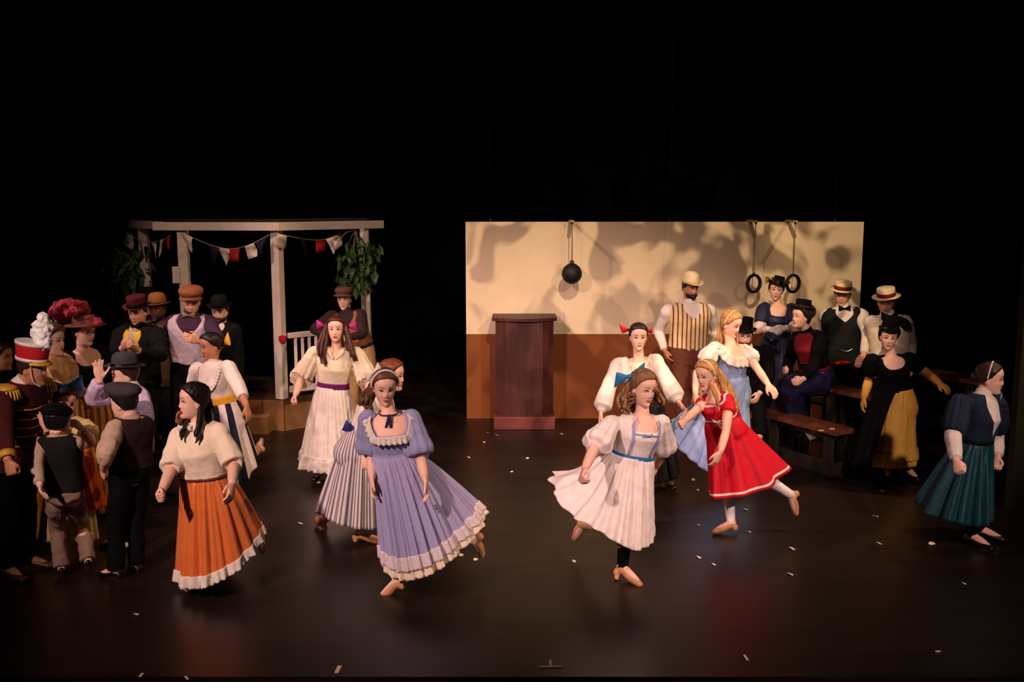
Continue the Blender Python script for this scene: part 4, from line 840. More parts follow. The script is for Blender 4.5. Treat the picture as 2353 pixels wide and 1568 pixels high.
# --- red-haired dancer behind her in a striped skirt
p = Person('auburn haired dancer in a blue and cream striped skirt, half hidden behind the lavender dress', foot=(850, 1242), H=1.64, yaw=68, neck=(874, 908), hip=wst((874, 908), (838, 985)), head=(901, 863), hy=76, hp=4, vox=.0075, brow='brown',
           R_=dict(e=(838, 1000, -1), w=(842, 1042, -1), hd=(838, 1068, -1)), legs=dict(R=dict(k=(834, 1118, 1), a=(828, 1226), t=(870, 1243), flat=1), L=dict(k=(775, 1152, 1), a=(738, 1200, 1), t=(757, 1250, 1))))
STR = cloth('blue_stripe', (226, 210, 196), pat=('uv', 46, (104, 100, 138), .42)); p.top('blouse', WHITE, t0=.36, infl=.02, sl=ELB); p.band('sash', mat('royal_blue_satin', (40, 46, 120), rough=.5), .36, .43, .022)
hem = [(180, 722, 1172, 0), (225, 760, 1200, -.28), (270, 815, 1216, -.33), (310, 855, 1219, -.25), (0, 882, 1210, 0), (45, 860, 1200, .3), (90, 800, 1190, .35), (135, 745, 1180, .25)]
p.skirt('skirt', STR, hem, wt=.37, pleats=12, amp=.02, p=.85, seed=8); p.bow('sash_bow', p.P(812, 992, -.12), MATS['royal_blue_satin'], .085, ax=(.9, 0, -.5), up=(.4, 0, .9), world=True)
p.shoe('L', TANSHOE, .04, .3, 'boot'); p.shoe('R', TANSHOE, .03); p.hair('auburn', .016, low=-.07, front=.066).bun((0, -.105, .02), (.04, .035, .045)).hair_done()

# --- dancer with purple sash
p = Person('smiling woman in a cream blouse with purple sash and magenta bows in long hair', foot=(762, 1098), H=1.66, yaw=4, neck=(773, 803), hip=wst((773, 803), (766, 884)), head=(772, 757), hy=3, hp=-2, sh=(818, 810, 727, 808), vox=.0065, mouth=.35, brow='dark',
           R_=dict(e=(693, 868, 1), w=(679, 908, -1), hd=(667, 932, -1), p='fist'), L=dict(e=(846, 876, 1), w=(852, 925, -1)))
p.top('blouse', CREAM, t0=.37, neck=vee(.16, 38, .99), infl=.022, sl=[(0, .068), (.3, .080), (.7, .100), (1.0, .110), (1.08, .096), (1.12, .052)], disp=(.08, .010)); p.band('sash', cloth('plum_satin', (108, 26, 96), rough=.5), .35, .45, .022)
hem = [(180, 690, 1058, 0), (215, 697, 1076, -.2), (250, 735, 1084, -.3), (290, 790, 1088, -.3), (330, 815, 1076, -.15), (0, 825, 1060, 0), (90, 765, 1040, .35), (135, 712, 1044, .2)]
sk = p.skirt('skirt', WHITE, hem, wt=.37, t1=.90, pleats=13, amp=.020, p=.72, seed=12); p.skirt('flounce', WHITE, hem, wt=.37, t0=.84, t1=1.02, off=.012, pleats=13, amp=.020, p=.72, nt=14, na=300, seed=12, extra=(22, .024, 14), par=sk, disp=(.07, .03))
ft = p.front(.97, 0, .02); b = MB(); b.tube([p.front(1.0, .9, .02), p.front(.94, .35, .03), p.front(.86, .05, .03)], [.012, .024, .01], 10, flat=((0, 1, .3), .35)); b.tube([p.front(1.0, -.9, .02), p.front(.94, -.35, .03), p.front(.86, -.05, .03)], [.012, .024, .01], 10, flat=((0, 1, .3), .35)); p.o('collar', b, CREAM)
p.hair('chestnut', .016, low=-.09, front=.068).lock([(753, 745, 0), (744, 775, -.06), (738, 808, -.12), (746, 842, -.16)], .020, .005, 13, .045, .014).lock([(792, 745, 0), (800, 775, -.04), (806, 805, -.08), (818, 834, -.12)], .018, .005, 11, .04, .012, 4).lock([(770, 735, .1), (772, 790, .14), (775, 830, .15)], .03, .012, 10, .08, .01, 6).hair_done()
for sd in 'LR': p.hosiery(sd, BLACK); p.shoe(sd, BLKSHOE)
MAG = mat('magenta_ribbon', (172, 30, 120), rough=.5); p.bow('hair_bow', p.P(748, 748, .04), MAG, .085, world=True); p.bow('hair_bow', p.P(798, 752, .04), MAG, .085, world=True)

# --- dancer with mustard sash
p = Person('dark haired woman in a high necked white blouse, mustard sash and navy striped skirt', foot=(535, 1130), H=1.63, yaw=-28, neck=(488, 834), hip=wst((488, 834), (507, 918)), head=(484, 796), hy=-48, hp=8, hr=-6, sh=(522, 842, 455, 846), skin='tan', vox=.0065, mouth=.2, brow='black',
           L=dict(e=(550, 892, -1), w=(567, 936, -1), hd=(576, 975, -1)), R_=dict(e=(440, 897, 1), w=(420, 945, -1), hd=(408, 972, -1)),
           legs=dict(L=dict(k=(554, 1078, 1), a=(592, 1035, 1), t=(601, 1012, 1))))
p.top('blouse', WHITE, t0=.37, infl=.016, sl=[(0, .07), (.4, .068), (.9, .062), (1.3, .056), (1.5, .052)], disp=(.06, .006)); p.collar(WHITE, .035, 1.0); p.band('sash', MUST, .33, .47, .020, bulge=.008)
NST = cloth('navy_white_stripe', (226, 212, 206), pat=('uv', 7, (24, 26, 50), .46, .35)); hem = [(180, 455, 1090, 0), (225, 480, 1114, -.25), (270, 530, 1121, -.3), (315, 570, 1104, -.2), (345, 590, 1070, 0), (20, 594, 1045, .2), (60, 560, 1048, .3), (100, 510, 1060, .3), (140, 465, 1075, .2)]
p.skirt('skirt', NST, hem, wt=.36, pleats=11, amp=.02, p=.85, seed=15); p.shoe('L', mat('cream_shoe', (222, 196, 150), rough=.5), .03)
p.ruffle('front_ruffle', WHITE, lambda d: .98 - .34 * np.exp(-(d / 40) ** 4), .018, .03, .008, 20, ph0=40, ph1=140); p.hair('black', .012, low=-.05, front=.068).bun((0, -.105, .015), (.045, .04, .045)).hair_done(); p.bow('hair_bow', (-.0, -.13, -.005), MUST, .12, ax=p.HFr[0] + np.array([0, 0, .25]))

# --- men at the gazebo
LVEST = cloth('lavender_grey_vest', (188, 170, 178), scale=40); PSHIRT = cloth('aubergine_shirt', (58, 36, 56))
p = Person('tall man in a brown newsboy cap and pale lilac waistcoat, hand on his chest', foot=(440, 1082), H=1.78, sex='M', yaw=6, neck=(438, 724), hip=(438, 852), head=(440, 694), hy=14, hp=16, sh=(476, 738, 399, 739), skin='mid', vox=.0075,
           R_=dict(e=(384, 778, 1), w=(391, 808, -1), hd=(403, 832, -1)), L=dict(e=(503, 778, -1), w=(458, 783, -1), hd=(430, 776, -1), n=(0, 1, -.2)))
p.top('shirt', PSHIRT, t0=.28, infl=.014, sl=MLONG); p.collar(PSHIRT, .045); p.top('waistcoat', LVEST, t0=lambda d: .17 - .05 * np.clip(1 - d / 20, 0, 1) * (d > 4) - .03 * (d < 4), neck=vee(.36, 46, .965), infl=.026, disp=(.08, .008)); p.trousers(BLACK); p.bowtie(mat('gold_check_tie', (150, 130, 80), rough=.6, scale=60, c2=(60, 50, 60)), .06)
for sd in 'LR': p.shoe(sd, BLKSHOE)
p.hair('ash', .012, low=-.05).hair_done(); p.cap(mat('brown_tweed', (150, 92, 56), rough=.9, scale=80, var=.25), 1.12, (0, -.004, .068), (-6, 0), 'newsboy_cap')

p = Person('bearded man in a black bowler and dark coat with a shield badge', Y=10.35, H=1.72, sex='M', yaw=-4, neck=(507, 743), hip=(508, 866), head=(505, 716), hy=-2, hp=8, sh=(535, 755, 481, 753), skin='fair')
p.top('coat', CHAR, t0=-.14, neck=vee(.20, 40, .99), infl=.026, sl=JLONG); p.top('shirt', WHITE, t0=.5, neck=closed(1.0), infl=.012, sl=None); p.trousers(BLACK); p.hair('dark', .012, low=-.05).hair_done(); p.beard('dark'); p.moustache('dark'); p.bowler(CHAR, BLACK)
bd = MB(); c = p.front(.72, -.45, .04); bd.grid(np.array([[c + np.array([x * w_, -.004 * (1 - x * x), z]) for x in (-1, -.5, 0, .5, 1)] for z, w_ in ((.05, .025), (.035, .034), (0, .030), (-.03, .026), (-.05, .006))]), wrap=False, cap=False); p.o('badge', bd, mat('silver_gilt', (214, 190, 140), rough=.35, metal=.6), solid=.006)
for sd in 'LR': p.shoe(sd, BLKSHOE)

p = Person('stout man in a maroon banded top hat and black tailcoat clutching a paper', foot=(320, 1090), H=1.72, sex='M', yaw=-8, fat=1.14, neck=(318, 750), hip=(318, 876), head=(316, 718), hy=-8, hp=10, sh=(360, 768, 280, 768), skin='mid', lips='pale',
           R_=dict(e=(262, 816, -1), w=(282, 800, -1), hd=(297, 784, -1), n=(0, 1, 0), p='grip'), L=dict(e=(370, 818, -1), w=(316, 806, -1), hd=(293, 792, -1), n=(0, 1, .2), p='grip'))
p.top('shirt', cloth('yellow_waistcoat', (222, 186, 50)), t0=.2, neck=vee(.12, 30, .98), infl=.014, sl=None); p.top('tailcoat', CHAR, t0=.0, neck=vee(.55, 30, .985), infl=.030, sl=JLONG); p.collar(BLACK, .035); p.bowtie(BLACK, .07); p.trousers(BLACK)
p.skirt('coat_skirt', CHAR, [(180, 277, 1010, 0), (225, 285, 1014, -.12), (270, 318, 1016, -.18), (315, 352, 1014, -.12), (0, 360, 1010, 0), (90, 318, 1005, .25)], wt=.05, pleats=6, amp=.012, wi=.03, seed=21)
p.hair('dark', .010, low=-.05).hair_done(); p.tophat(cloth('dark_maroon_felt', (74, 14, 26)), BLACK, h=.10, brim=.13)
for sd in 'LR': p.shoe(sd, BLKSHOE)
q = p.P(299, 772, -.34); b = MB(); b.add(np.array([(-.03, 0, -.05), (.03, .01, -.05), (.036, .012, .03), (.0, .004, .09), (-.012, 0, .02)]), [(0, 1, 2, 3, 4)]); o = obj('folded_paper', b, m_scrap, smooth=False, solid=.003); tag(o, 'folded white paper held by the man in the maroon banded hat', 'paper', None, q)

p = Person('man in a tall black hat standing at the back by the shadowed vine', Y=10.75, H=1.78, sex='M', yaw=10, neck=(333, 727), hip=(333, 845), head=(334, 701), hy=5, skin='mid', lips='pale'); p.top('coat', BLACK, t0=-.14, infl=.026, sl=JLONG); p.trousers(BLACK); p.hair('dark', .010, low=-.05).hair_done(); p.tophat(BLACK, None, h=.13)
for sd in 'LR': p.shoe(sd, BLKSHOE)
p = Person('man with black beard in a tan bowler hat and brown tweed coat', Y=10.1, H=1.74, sex='M', yaw=5, neck=(364, 741), hip=(366, 868), head=(361, 712), hy=-4, skin='dark', lips='pale'); TW = mat('brown_tweed_coat', (92, 70, 46), rough=.95, scale=70, var=.25)
p.top('coat', TW, t0=-.14, neck=vee(.2, 36, .99), infl=.028, sl=JLONG); p.trousers(CHAR); p.hair('black', .010, low=-.05).hair_done(); p.beard('black'); p.bowler(mat('tan_felt', (150, 98, 48), rough=.9), MATS['brown_tweed_coat'])
for sd in 'LR': p.shoe(sd, BRNSHOE)

TANV = cloth('tan_vest', (156, 96, 60), scale=40); BRSH = cloth('dark_brown_shirt', (50, 34, 32)); KHAKI = cloth('khaki_twill', (168, 136, 84))
p = Person('young man in a flat cap and tan waistcoat leaning on the gazebo railing', Y=aty(0, 0, 11.35)[1], H=1.70, sex='M', yaw=-12, neck=(797, 717), hip=(826, 806), head=(791, 687), hy=-4, hp=6, sh=(828, 722, 765, 726), skin='fair', lips='pale',
           R_=dict(e=(721, 757, -1), w=(750, 772, -1), hd=(775, 776, -1)), L=dict(e=(834, 768, -1), w=(800, 776, -1), hd=(778, 778, -1)))
p.top('shirt', BRSH, t0=.28, infl=.014, sl=MLONG); p.collar(BRSH, .04); p.top('waistcoat', TANV, t0=.1, neck=vee(.34, 44, .96), infl=.026, disp=(.08, .008)); p.trousers(KHAKI); p.band('belt', BLKSHOE, .06, .13, .026); p.hair('dark', .012, low=-.05).hair_done(); p.cap(mat('grey_brown_tweed', (110, 76, 62), rough=.9, scale=80, var=.25))
for sd in 'LR': p.shoe(sd, BRNSHOE)

# --- boys and girl on the left
p = Person('boy in a grey bowler and lilac shirt raising an open hand', foot=(292, 1258), H=1.46, sex='M', yaw=-48, neck=(302, 893), hip=(318, 1020), head=(286, 861), hy=-58, hp=6, skin='fair', lips='pale', hs=.95, wide=.9,
           R_=dict(e=(210, 916, -1), w=(229, 872, -1), hd=(223, 822, -1), n=(.5, -.8, 0), p='open'), L=dict(e=(335, 970, -1), w=(322, 1020, -1)))
p.top('shirt', LILSH, t0=.1, infl=.02, sl=[(0, .08), (.5, .085), (.9, .082), (1.3, .072), (1.75, .060), (1.84, .045)], disp=(.08, .02)); p.collar(WHITE, .03, 1.05); p.trousers(BLACK); p.hair('dark', .016, low=-.06).hair_done(); p.bowler(mat('grey_felt', (64, 62, 66), rough=.9), BLACK, brim=.138, tilt=(-8, 0), off=(0, -.012, .055))
for sd in 'LR': p.shoe(sd, BLKSHOE)
p = Person('boy in a charcoal flat cap and dark maroon vest, seen from behind', foot=(292, 1325), H=1.42, sex='M', yaw=-128, neck=(300, 962), hip=(300, 1082), head=(284, 925), hy=-106, hp=4, skin='fair', lips='pale', hs=.95, wide=.9, sh=(266, 982, 328, 974), vox=.007,
           L=dict(e=(243, 1045, -1), w=(238, 1080, 1), hd=(236, 1100, 1)), R_=dict(e=(330, 1040, 1), w=(300, 1075, 1)))
p.top('shirt', TANSH, t0=.1, infl=.016, sl=[(0, .080), (.4, .084), (.9, .082), (1.2, .072), (1.35, .060)], disp=(.07, .02)); p.collar(TANSH, .04, 1.05); p.top('waistcoat', cloth('maroon_vest', (44, 20, 26)), t0=.08, neck=vee(.3, 40, .97), infl=.028, disp=(.08, .01)); p.trousers(BLACK, flare=1.15)
for sd in 'LR': p.shoe(sd, BLKSHOE)
p.hair('black', .012, low=-.055).hair_done(); p.cap(mat('charcoal_felt', (66, 60, 62), rough=.9, var=.15), 1.12, (0, .002, .056), (-10, 0))
p = Person('small boy in a black cap, black vest and tan trousers, back to the audience', foot=(160, 1333), H=1.26, sex='M', yaw=176, neck=(132, 1003), hip=(146, 1128), head=(134, 968), hy=172, skin='fair', eyes=False, hs=.95, wide=.92, sh=(95, 1016, 172, 1014), vox=.007,
           L=dict(e=(83, 1070, -1), w=(92, 1118, -1), hd=(98, 1142, -1)), R_=dict(e=(180, 1066, 1), w=(165, 1050, 1)),
           legs=dict(L=dict(k=(132, 1214, 1), a=(141, 1306), t=(143, 1285), flat=1), R=dict(k=(188, 1208, 1), a=(203, 1290), t=(210, 1272), flat=1)))
p.top('shirt', TANSH, t0=.1, infl=.014, sl=[(0, .072), (.4, .070), (.9, .066), (1.4, .060), (1.85, .050)]); p.top('waistcoat', cloth('black_vest', (12, 11, 11)), t0=.02, neck=vee(.3, 40, .97), infl=.026, disp=(.08, .01)); p.trousers(cloth('taupe_trousers', (150, 118, 104)), flare=1.2, disp=(.09, .03))
for sd in 'LR': p.shoe(sd, BLKSHOE)
p.hair('black', .012, low=-.05).hair_done(); p.cap(BLACK, 1.0, (0, -.02, .045), (18, 0), 'round_cap', visor=False)
p = Person('girl with a blue hair bow and pale yellow dress behind the small boy', foot=(165, 1280), H=1.30, yaw=18, neck=(157, 962), hip=(160, 1072), head=(150, 925), hy=36, hp=12, skin='mid', hs=.94, brow='black', wide=.9,
           R_=dict(e=(114, 1018, -1), w=(106, 986, -1), hd=(97, 952, -1), n=(.3, -.8, 0), p='open'), L=dict(e=(212, 1020, -1), w=(190, 985, -1), hd=(168, 972, -1)))
YEL = cloth('pale_yellow_cotton', (226, 200, 130)); p.top('bodice', YEL, t0=.34, infl=.016, sl=SHORTPUFF); hem = [(180, 90, 1240, 0), (225, 110, 1246, -.12), (270, 160, 1250, -.15), (315, 205, 1246, -.1), (0, 226, 1240, 0), (90, 160, 1225, .2)]
sk = p.skirt('skirt', YEL, hem, wt=.35, pleats=12, amp=.02, seed=31); p.skirt('orange_overskirt', cloth('orange_taffeta', (226, 106, 34)), [(180, 118, 1150, 0), (225, 130, 1165, -.12), (270, 165, 1172, -.16), (315, 215, 1172, -.12), (0, 244, 1160, 0), (90, 160, 1140, .2)], wt=.35, pleats=16, amp=.022, off=.02, seed=33, par=sk)
p.hair('dark', .014, low=-.08).lock([(135, 925, .05), (128, 955, .05), (130, 985, .02)], .02, .008, 8, .03).hair_done(); p.bow('hair_bow', (0, -.01, .122), BLUE, .125)
for sd in 'LR': p.shoe(sd, BLKSHOE)

# --- ladies and drum major at far left
p = Person('woman in a tan silk blouse and gold skirt with brown hair piled up', foot=(100, 1224), H=1.66, yaw=72, neck=(116, 822), hip=wst((116, 822), (98, 914)), head=(121, 784), hy=78, hp=0, skin='fair', brow='brown', wide=1.0,
           R_=dict(e=(112, 905, -1), w=(158, 898, -1), hd=(184, 902, -1)), L=dict(e=(150, 895, 1), w=(178, 885, -1)))
TSILK = cloth('tan_silk', (218, 172, 112), rough=.5); p.top('blouse', TSILK, t0=.36, infl=.03, sl=[(0, .085), (.4, .10), (.9, .10), (1.3, .085), (1.7, .06), (1.82, .045)], disp=(.09, .03)); p.collar(TSILK, .045, 1.0)
p.skirt('skirt', MUST, [(180, 30, 1224, 0), (225, 45, 1238, -.3), (270, 88, 1240, -.36), (315, 135, 1236, -.25), (0, 150, 1222, 0), (90, 90, 1200, .3)], wt=.36, pleats=13, amp=.024, seed=41); p.band('belt', BLACK, .34, .39, .03)
p.ruffle('yoke_ruffle', CREAM, lambda d: .70 + 0 * d, .03, .05, .012, 22, ph0=20, ph1=160); p.hair('brown', .03, low=-.06, front=.066).bun((0, -.06, .085), (.085, .08, .05)).hair_done()
hb = p.lathe_hat('small_black_hat', [(.003, 0), (.075, 0), (.085, .006), (.07, .012), (.055, .03), (.003, .036)], BLACK, off=(0, -.05, .118)); b = MB(); 
for q in ((.03, .02, .15), (.0, .035, .145), (-.03, .01, .155), (.05, -.04, .15)): b = MB(); b.ell(p.hl(q), (.008, .008, .008)); p.o('sequin', b, mat('sequin', (250, 250, 250), rough=.1, metal=1, bump=0), hb)
p = Person('woman in glasses and black dress under a brown hat heaped with red tulle', foot=(206, 1174), H=1.66, yaw=58, neck=(190, 800), hip=wst((190, 800), (204, 896)), head=(194, 761), hy=66, hp=8, skin='fair', brow='black', R_=dict(e=(170, 890, 1), w=(205, 910, -1)), L=dict(e=(240, 880, 1), w=(225, 915, -1)))
p.top('dress_bodice', BLACK, t0=.36, neck=scoop(.20, 55, .93), infl=.018, sl=[(0, .075), (.4, .08), (.9, .07), (1.4, .055), (1.85, .04)]); GST = cloth('gold_brown_stripe', (188, 128, 56), pat=('uv', 18, (100, 60, 32), .45)); p.skirt('skirt', GST, [(180, 150, 1166, 0), (225, 165, 1180, -.25), (270, 205, 1186, -.3), (315, 245, 1180, -.2), (0, 262, 1168, 0), (90, 205, 1150, .3)], wt=.36, pleats=16, amp=.02, seed=43)
p.hair('black', .022, low=-.08).hair_done(); p.glasses(); HT = mat('brown_straw', (124, 62, 46), rough=.8, scale=60, bump=.3); TUL = mat('red_tulle', (178, 62, 74), rough=.85, scale=22, var=.25, bump=.5, c2=(116, 22, 36))
ht = p.lathe_hat('wide_hat', [(.003, 0), (.09, 0), (.175, -.012), (.18, -.008), (.10, .012), (.096, .05), (.08, .075), (.003, .08)], HT, off=(0, -.005, .058), tilt=(-10, 0)); b = MB(); rg = random.Random(4)
for px, py, dy, rx, rz in ((128, 716, .0, .065, .05), (142, 704, .02, .07, .055), (158, 700, -.04, .08, .05), (176, 702, 0, .08, .05), (192, 712, .03, .06, .045), (150, 722, .08, .07, .05), (136, 730, .05, .05, .04), (170, 716, -.08, .07, .04)):
    b.ell(aty(px, py, p.head[1] + dy), (rx, .07, rz))
b.ell(p.hl((.02, .11, .085)), (.045, .045, .04)); p.o('tulle', b, TUL, ht, vox=.009, disp=(.05, .05))
p = Person('drum major in a red and white shako with white plume and maroon coat', foot=(38, 1318), H=1.70, sex='M', yaw=78, neck=(52, 884), hip=(30, 1052), head=(76, 846), hy=84, hp=6, skin='tan', lips='pale', R_=dict(e=(8, 985, -1), w=(18, 1060, -1), hd=(33, 1108, -1), p='fist'), L=dict(e=(70, 980, 1), w=(80, 1010, -1)))
MAR = cloth('maroon_wool', (66, 14, 19)); p.top('tunic', MAR, t0=-.05, infl=.024, sl=JLONG); p.trousers(BLACK); p.collar(WHITE, .04, 1.05)
p.skirt('coat_tails', MAR, [(180, 5, 1080, 0), (225, 10, 1085, -.2), (270, 30, 1085, -.22), (315, 48, 1078, -.15), (0, 55, 1050, 0), (90, 28, 1060, .25)], wt=.1, pleats=6, amp=.01, wi=.028, seed=51)
for sd in 'RL':
    c = p.S[sd] + np.array([0, 0, .05]); b = MB(); b.ell(c, (.10, .075, .035)); ep = p.o('epaulette', b, GOLD)
    b = MB()
    for k in range(26):
        t = k / 26 * 2 * pi; q = c + np.array([.10 * cos(t), .075 * sin(t), -.01]); b.tube([q, q + [.012 * cos(t), .012 * sin(t), -.03], q + [.014 * cos(t), .014 * sin(t), -.065]], [.007, .007, .006], 6, sub=2)
    p.o('fringe', b, mat('gold_fringe', (226, 184, 66), rough=.5), ep)
b = MB(); c = p.S['R'] + np.array([.02, -.09, 0])
for k in range(4): b.tube([c, c + [.015 * k, -.03, -.15], c + [.03 + .012 * k, -.02, -.26 - .03 * k], c + [.055, -.02, -.2], c + [.04, -.01, -.02]], [.006] * 5, 6)
p.o('aiguillette', b, GOLD); S_, E, W = p.arm['R']; b = MB(); b.tube([E * .25 + W * .75, E * .08 + W * .92], [.056, .054], 16); p.o('cuff', b, GOLD)
for t in (.25, .38, .5, .62, .75): c = p.front(t, -.3, .03); b = MB(); b.tube([p.front(t, .4, .028), p.front(t - .01, -.2, .034), p.front(t, -.9, .03)], [.006] * 3, 6); p.o('frogging', b, GOLD)
p.hair('dark', .010, low=-.05).hair_done(); WG = mat('shako_white', (228, 220, 214), rough=.5, bump=0); RG = cloth('shako_red', (184, 26, 34))
sh_ = p.lathe_hat('shako', [(.003, 0), (.094, 0), (.096, .005), (.100, .06), (.108, .118), (.106, .124), (.003, .126)], RG, off=(0, -.012, .052), tilt=(4, 0)); c, fr_ = p.hatframe((0, -.012, .052), (4, 0))
for z0, z1, r_ in ((.0, .022, .0985), (.104, .126, .1095)): b = MB(); b.lathe([((q_) * p.hs, z_ * p.hs) for q_, z_ in ((r_ - .008, z0), (r_, z0), (r_ + .001, z1), (r_ - .008, z1))], c, fr_, 40, .88, 1.06); p.o('hat_band', b, WG, sh_)
b = MB(); a = np.linspace(R(20), R(160), 15); b.grid(np.array([[c + np.array([r * .86 * cos(t), r * 1.06 * sin(t), h]) @ fr_ for t in a] for r, h in ((.09, .006), (.115, .0), (.132, -.012))]), wrap=False, cap=False); p.o('visor', b, GOLD, sh_, solid=.004)
b = MB(); b.tube([p.hl((-.078, .03, .045)), p.hl((-.074, .035, -.02)), p.hl((-.06, .045, -.08)), p.hl((-.02, .07, -.115))], [.007] * 4, 8, flat=((1, 0, 0), .5)); p.o('chin_strap', b, WG, sh_)
b = MB(); q0 = c + np.array([0, .085, .10]) @ fr_
for k in range(10): b.ell(q0 + np.array([random.uniform(-.015, .015), random.uniform(-.01, .01), .01 + .022 * k]), (.040 + .030 * sin(k / 9 * pi), .05, .045))
p.o('plume', b, mat('white_feather', (246, 244, 240), rough=.9, scale=40, bump=.6, var=.06), sh_, vox=.008, disp=(.03, .03))
for sd in 'LR': p.shoe(sd, BRNSHOE)
p = Person('dark clothed man with black hair cut off by the left edge', Y=8.9, H=1.72, sex='M', yaw=80, neck=(-8, 858), hip=(-8, 1000), head=(4, 822), hy=82, skin='tan', lips='pale'); p.top('coat', BLACK, t0=-.14, infl=.026, sl=JLONG); p.trousers(BLACK); p.hair('black', .014, low=-.06).hair_done()
for sd in 'LR': p.shoe(sd, BLKSHOE)

# --- right half: dancers
p = Person('woman in a white sailor blouse with red hair bows and a dark skirt, arms apart', foot=(1505, 1118), H=1.66, yaw=2, neck=(1468, 828, -.1), hip=wst((1468, 828), (1476, 903)), head=(1467, 774, -.14), hy=0, hp=4, sh=(1505, 826, 1422, 834), vox=.0065, brow='black',
           R_=dict(e=(1398, 893, -1), w=(1381, 948, -1), hd=(1376, 985, -1)), L=dict(e=(1532, 874, -1), w=(1559, 924, -1), hd=(1578, 948, -1)))
BISH = [(0, .064), (.4, .064), (.9, .068), (1.4, .080), (1.75, .082), (1.87, .052), (1.92, .040), (1.99, .038)]
p.top('sailor_blouse', WHITE, t0=.36, neck=vee(.36, 58, .985), infl=.018, sl=BISH, disp=(.08, .008)); b = MB()
for sg in (-1, 1): b.tube([p.front(.99, sg * 1.7, .03), p.front(.95, sg * 1.15, .042), p.front(.85, sg * .75, .036), p.front(.66, sg * .22, .030)], [.03, .066, .052, .012], 12, flat=(p.fw + np.array([0, 0, .6]), .16))
p.o('sailor_collar', b, WHITE); p.band('belt', MATS['red_cloth'], .34, .41, .02)
GRY = cloth('dark_grey_skirt', (24, 21, 22)); hem = [(180, 1450, 1085, 0), (225, 1465, 1105, -.25), (270, 1505, 1112, -.3), (315, 1545, 1104, -.2), (0, 1560, 1090, 0), (90, 1505, 1070, .3)]; sk = p.skirt('skirt', GRY, hem, wt=.36, pleats=12, amp=.03, seed=61); p.skirt('petticoat', cloth('grey_tulle', (128, 110, 92)), hem, wt=.36, t0=.6, t1=1.06, off=-.06, pleats=14, amp=.02, nt=10, seed=62, par=sk)
p.hair('dark', .012, low=-.05, front=.068).hair_done(); RB = mat('red_ribbon', (186, 24, 36), rough=.5); p.bow('hair_bow', p.P(1448, 758, -.06), RB, .085, world=True, up=(-.3, 0, 1)); p.bow('hair_bow', p.P(1484, 762, -.06), RB, .06, world=True)
for sd in 'LR': p.shoe(sd, BLKSHOE); p.hosiery(sd, BLACK)

p = Person('woman in a white dress with blue ribbon trim and blue hair bow, swinging her skirt', foot=(1440, 1335), H=1.62, yaw=16, fat=1.06, neck=(1479, 953), hip=wst((1479, 953), (1454, 1040)), head=(1478, 893), hy=30, hp=8, hr=3, sh=(1521, 966, 1408, 969), skin='fair', vox=.006, brow='brown',
           R_=dict(e=(1366, 1028, -1), w=(1344, 1078, -1), hd=(1331, 1106, -1), p='grip'), L=dict(e=(1522, 1035, 1), w=(1508, 1072, 1), p='fist'),
           legs=dict(L=dict(k=(1442, 1184, 1), a=(1430, 1305), t=(1462, 1336), flat=1), R=dict(k=(1402, 1206, 1), a=(1340, 1204, 1), t=(1322, 1238, 1))))
DRS = cloth('white_muslin', (238, 224, 218)); nk = square(.20, 30, .965); bd_ = p.top('bodice', DRS, t0=.36, neck=nk, infl=.014, sl=PUFF, disp=(.07, .007)); LBL = mat('periwinkle_ribbon', (150, 156, 214), rough=.5)
for sg in (-1, 1): p.panel('ribbon_trim', LBL, .42, .94, sg * 28 - 2.6, sg * 28 + 2.6, .024, bd_)
p.panel('ribbon_trim', LBL, .755, .775, -29, 29, .024, bd_); p.bow('ribbon_bow', p.front(.765, 0, .034), LBL, .03, ax=p.left, up=p.up, world=True, par=bd_)
p.band('sash', mat('teal_blue_satin', (48, 116, 168), rough=.5), .355, .41, .020)
hem = [(180, 1266, 1106, .1), (195, 1273, 1132, 0), (215, 1305, 1183, -.15), (240, 1365, 1214, -.3), (265, 1420, 1250, -.35), (290, 1460, 1268, -.35), (320, 1492, 1256, -.2), (0, 1503, 1230, 0), (45, 1490, 1200, .25), (90, 1410, 1150, .4), (135, 1310, 1092, .35), (160, 1266, 1086, .25)]
p.skirt('skirt', DRS, hem, wt=.37, pleats=17, amp=.024, p=.9, seed=71, smoothing=5, sag=.05, disp=(.09, .012)); p.shoe('L', TANSHOE, .045, .42, 'boot'); p.shoe('R', TANSHOE, .045, .42, 'boot'); p.hosiery('L', BLACK)
p.hair('brown', .018, low=-.08, front=.068).bun((0, -.01, .10), (.07, .08, .035)); p._hm = HAIR['ash']
p.lock([(1452, 878, .02), (1438, 905, .02), (1432, 930, .0), (1438, 946, -.03)], .020, .008, 14, .05, .02).lock([(1500, 885, .06), (1512, 910, .06), (1518, 932, .04)], .018, .008, 10, .04, .02, 4).lock([(1470, 880, .1), (1462, 920, .12), (1465, 945, .1)], .022, .01, 10, .07, .015, 6)
p.curls([(-.085, .0, -.03), (-.085, -.03, -.05), (.085, -.01, -.03), (.08, -.045, -.05)], .016, 2).hair_done(); p.bow('hair_bow', p.P(1446, 866, .0), BLUE, .105, world=True, ax=(1, .1, .35), tails=.0)

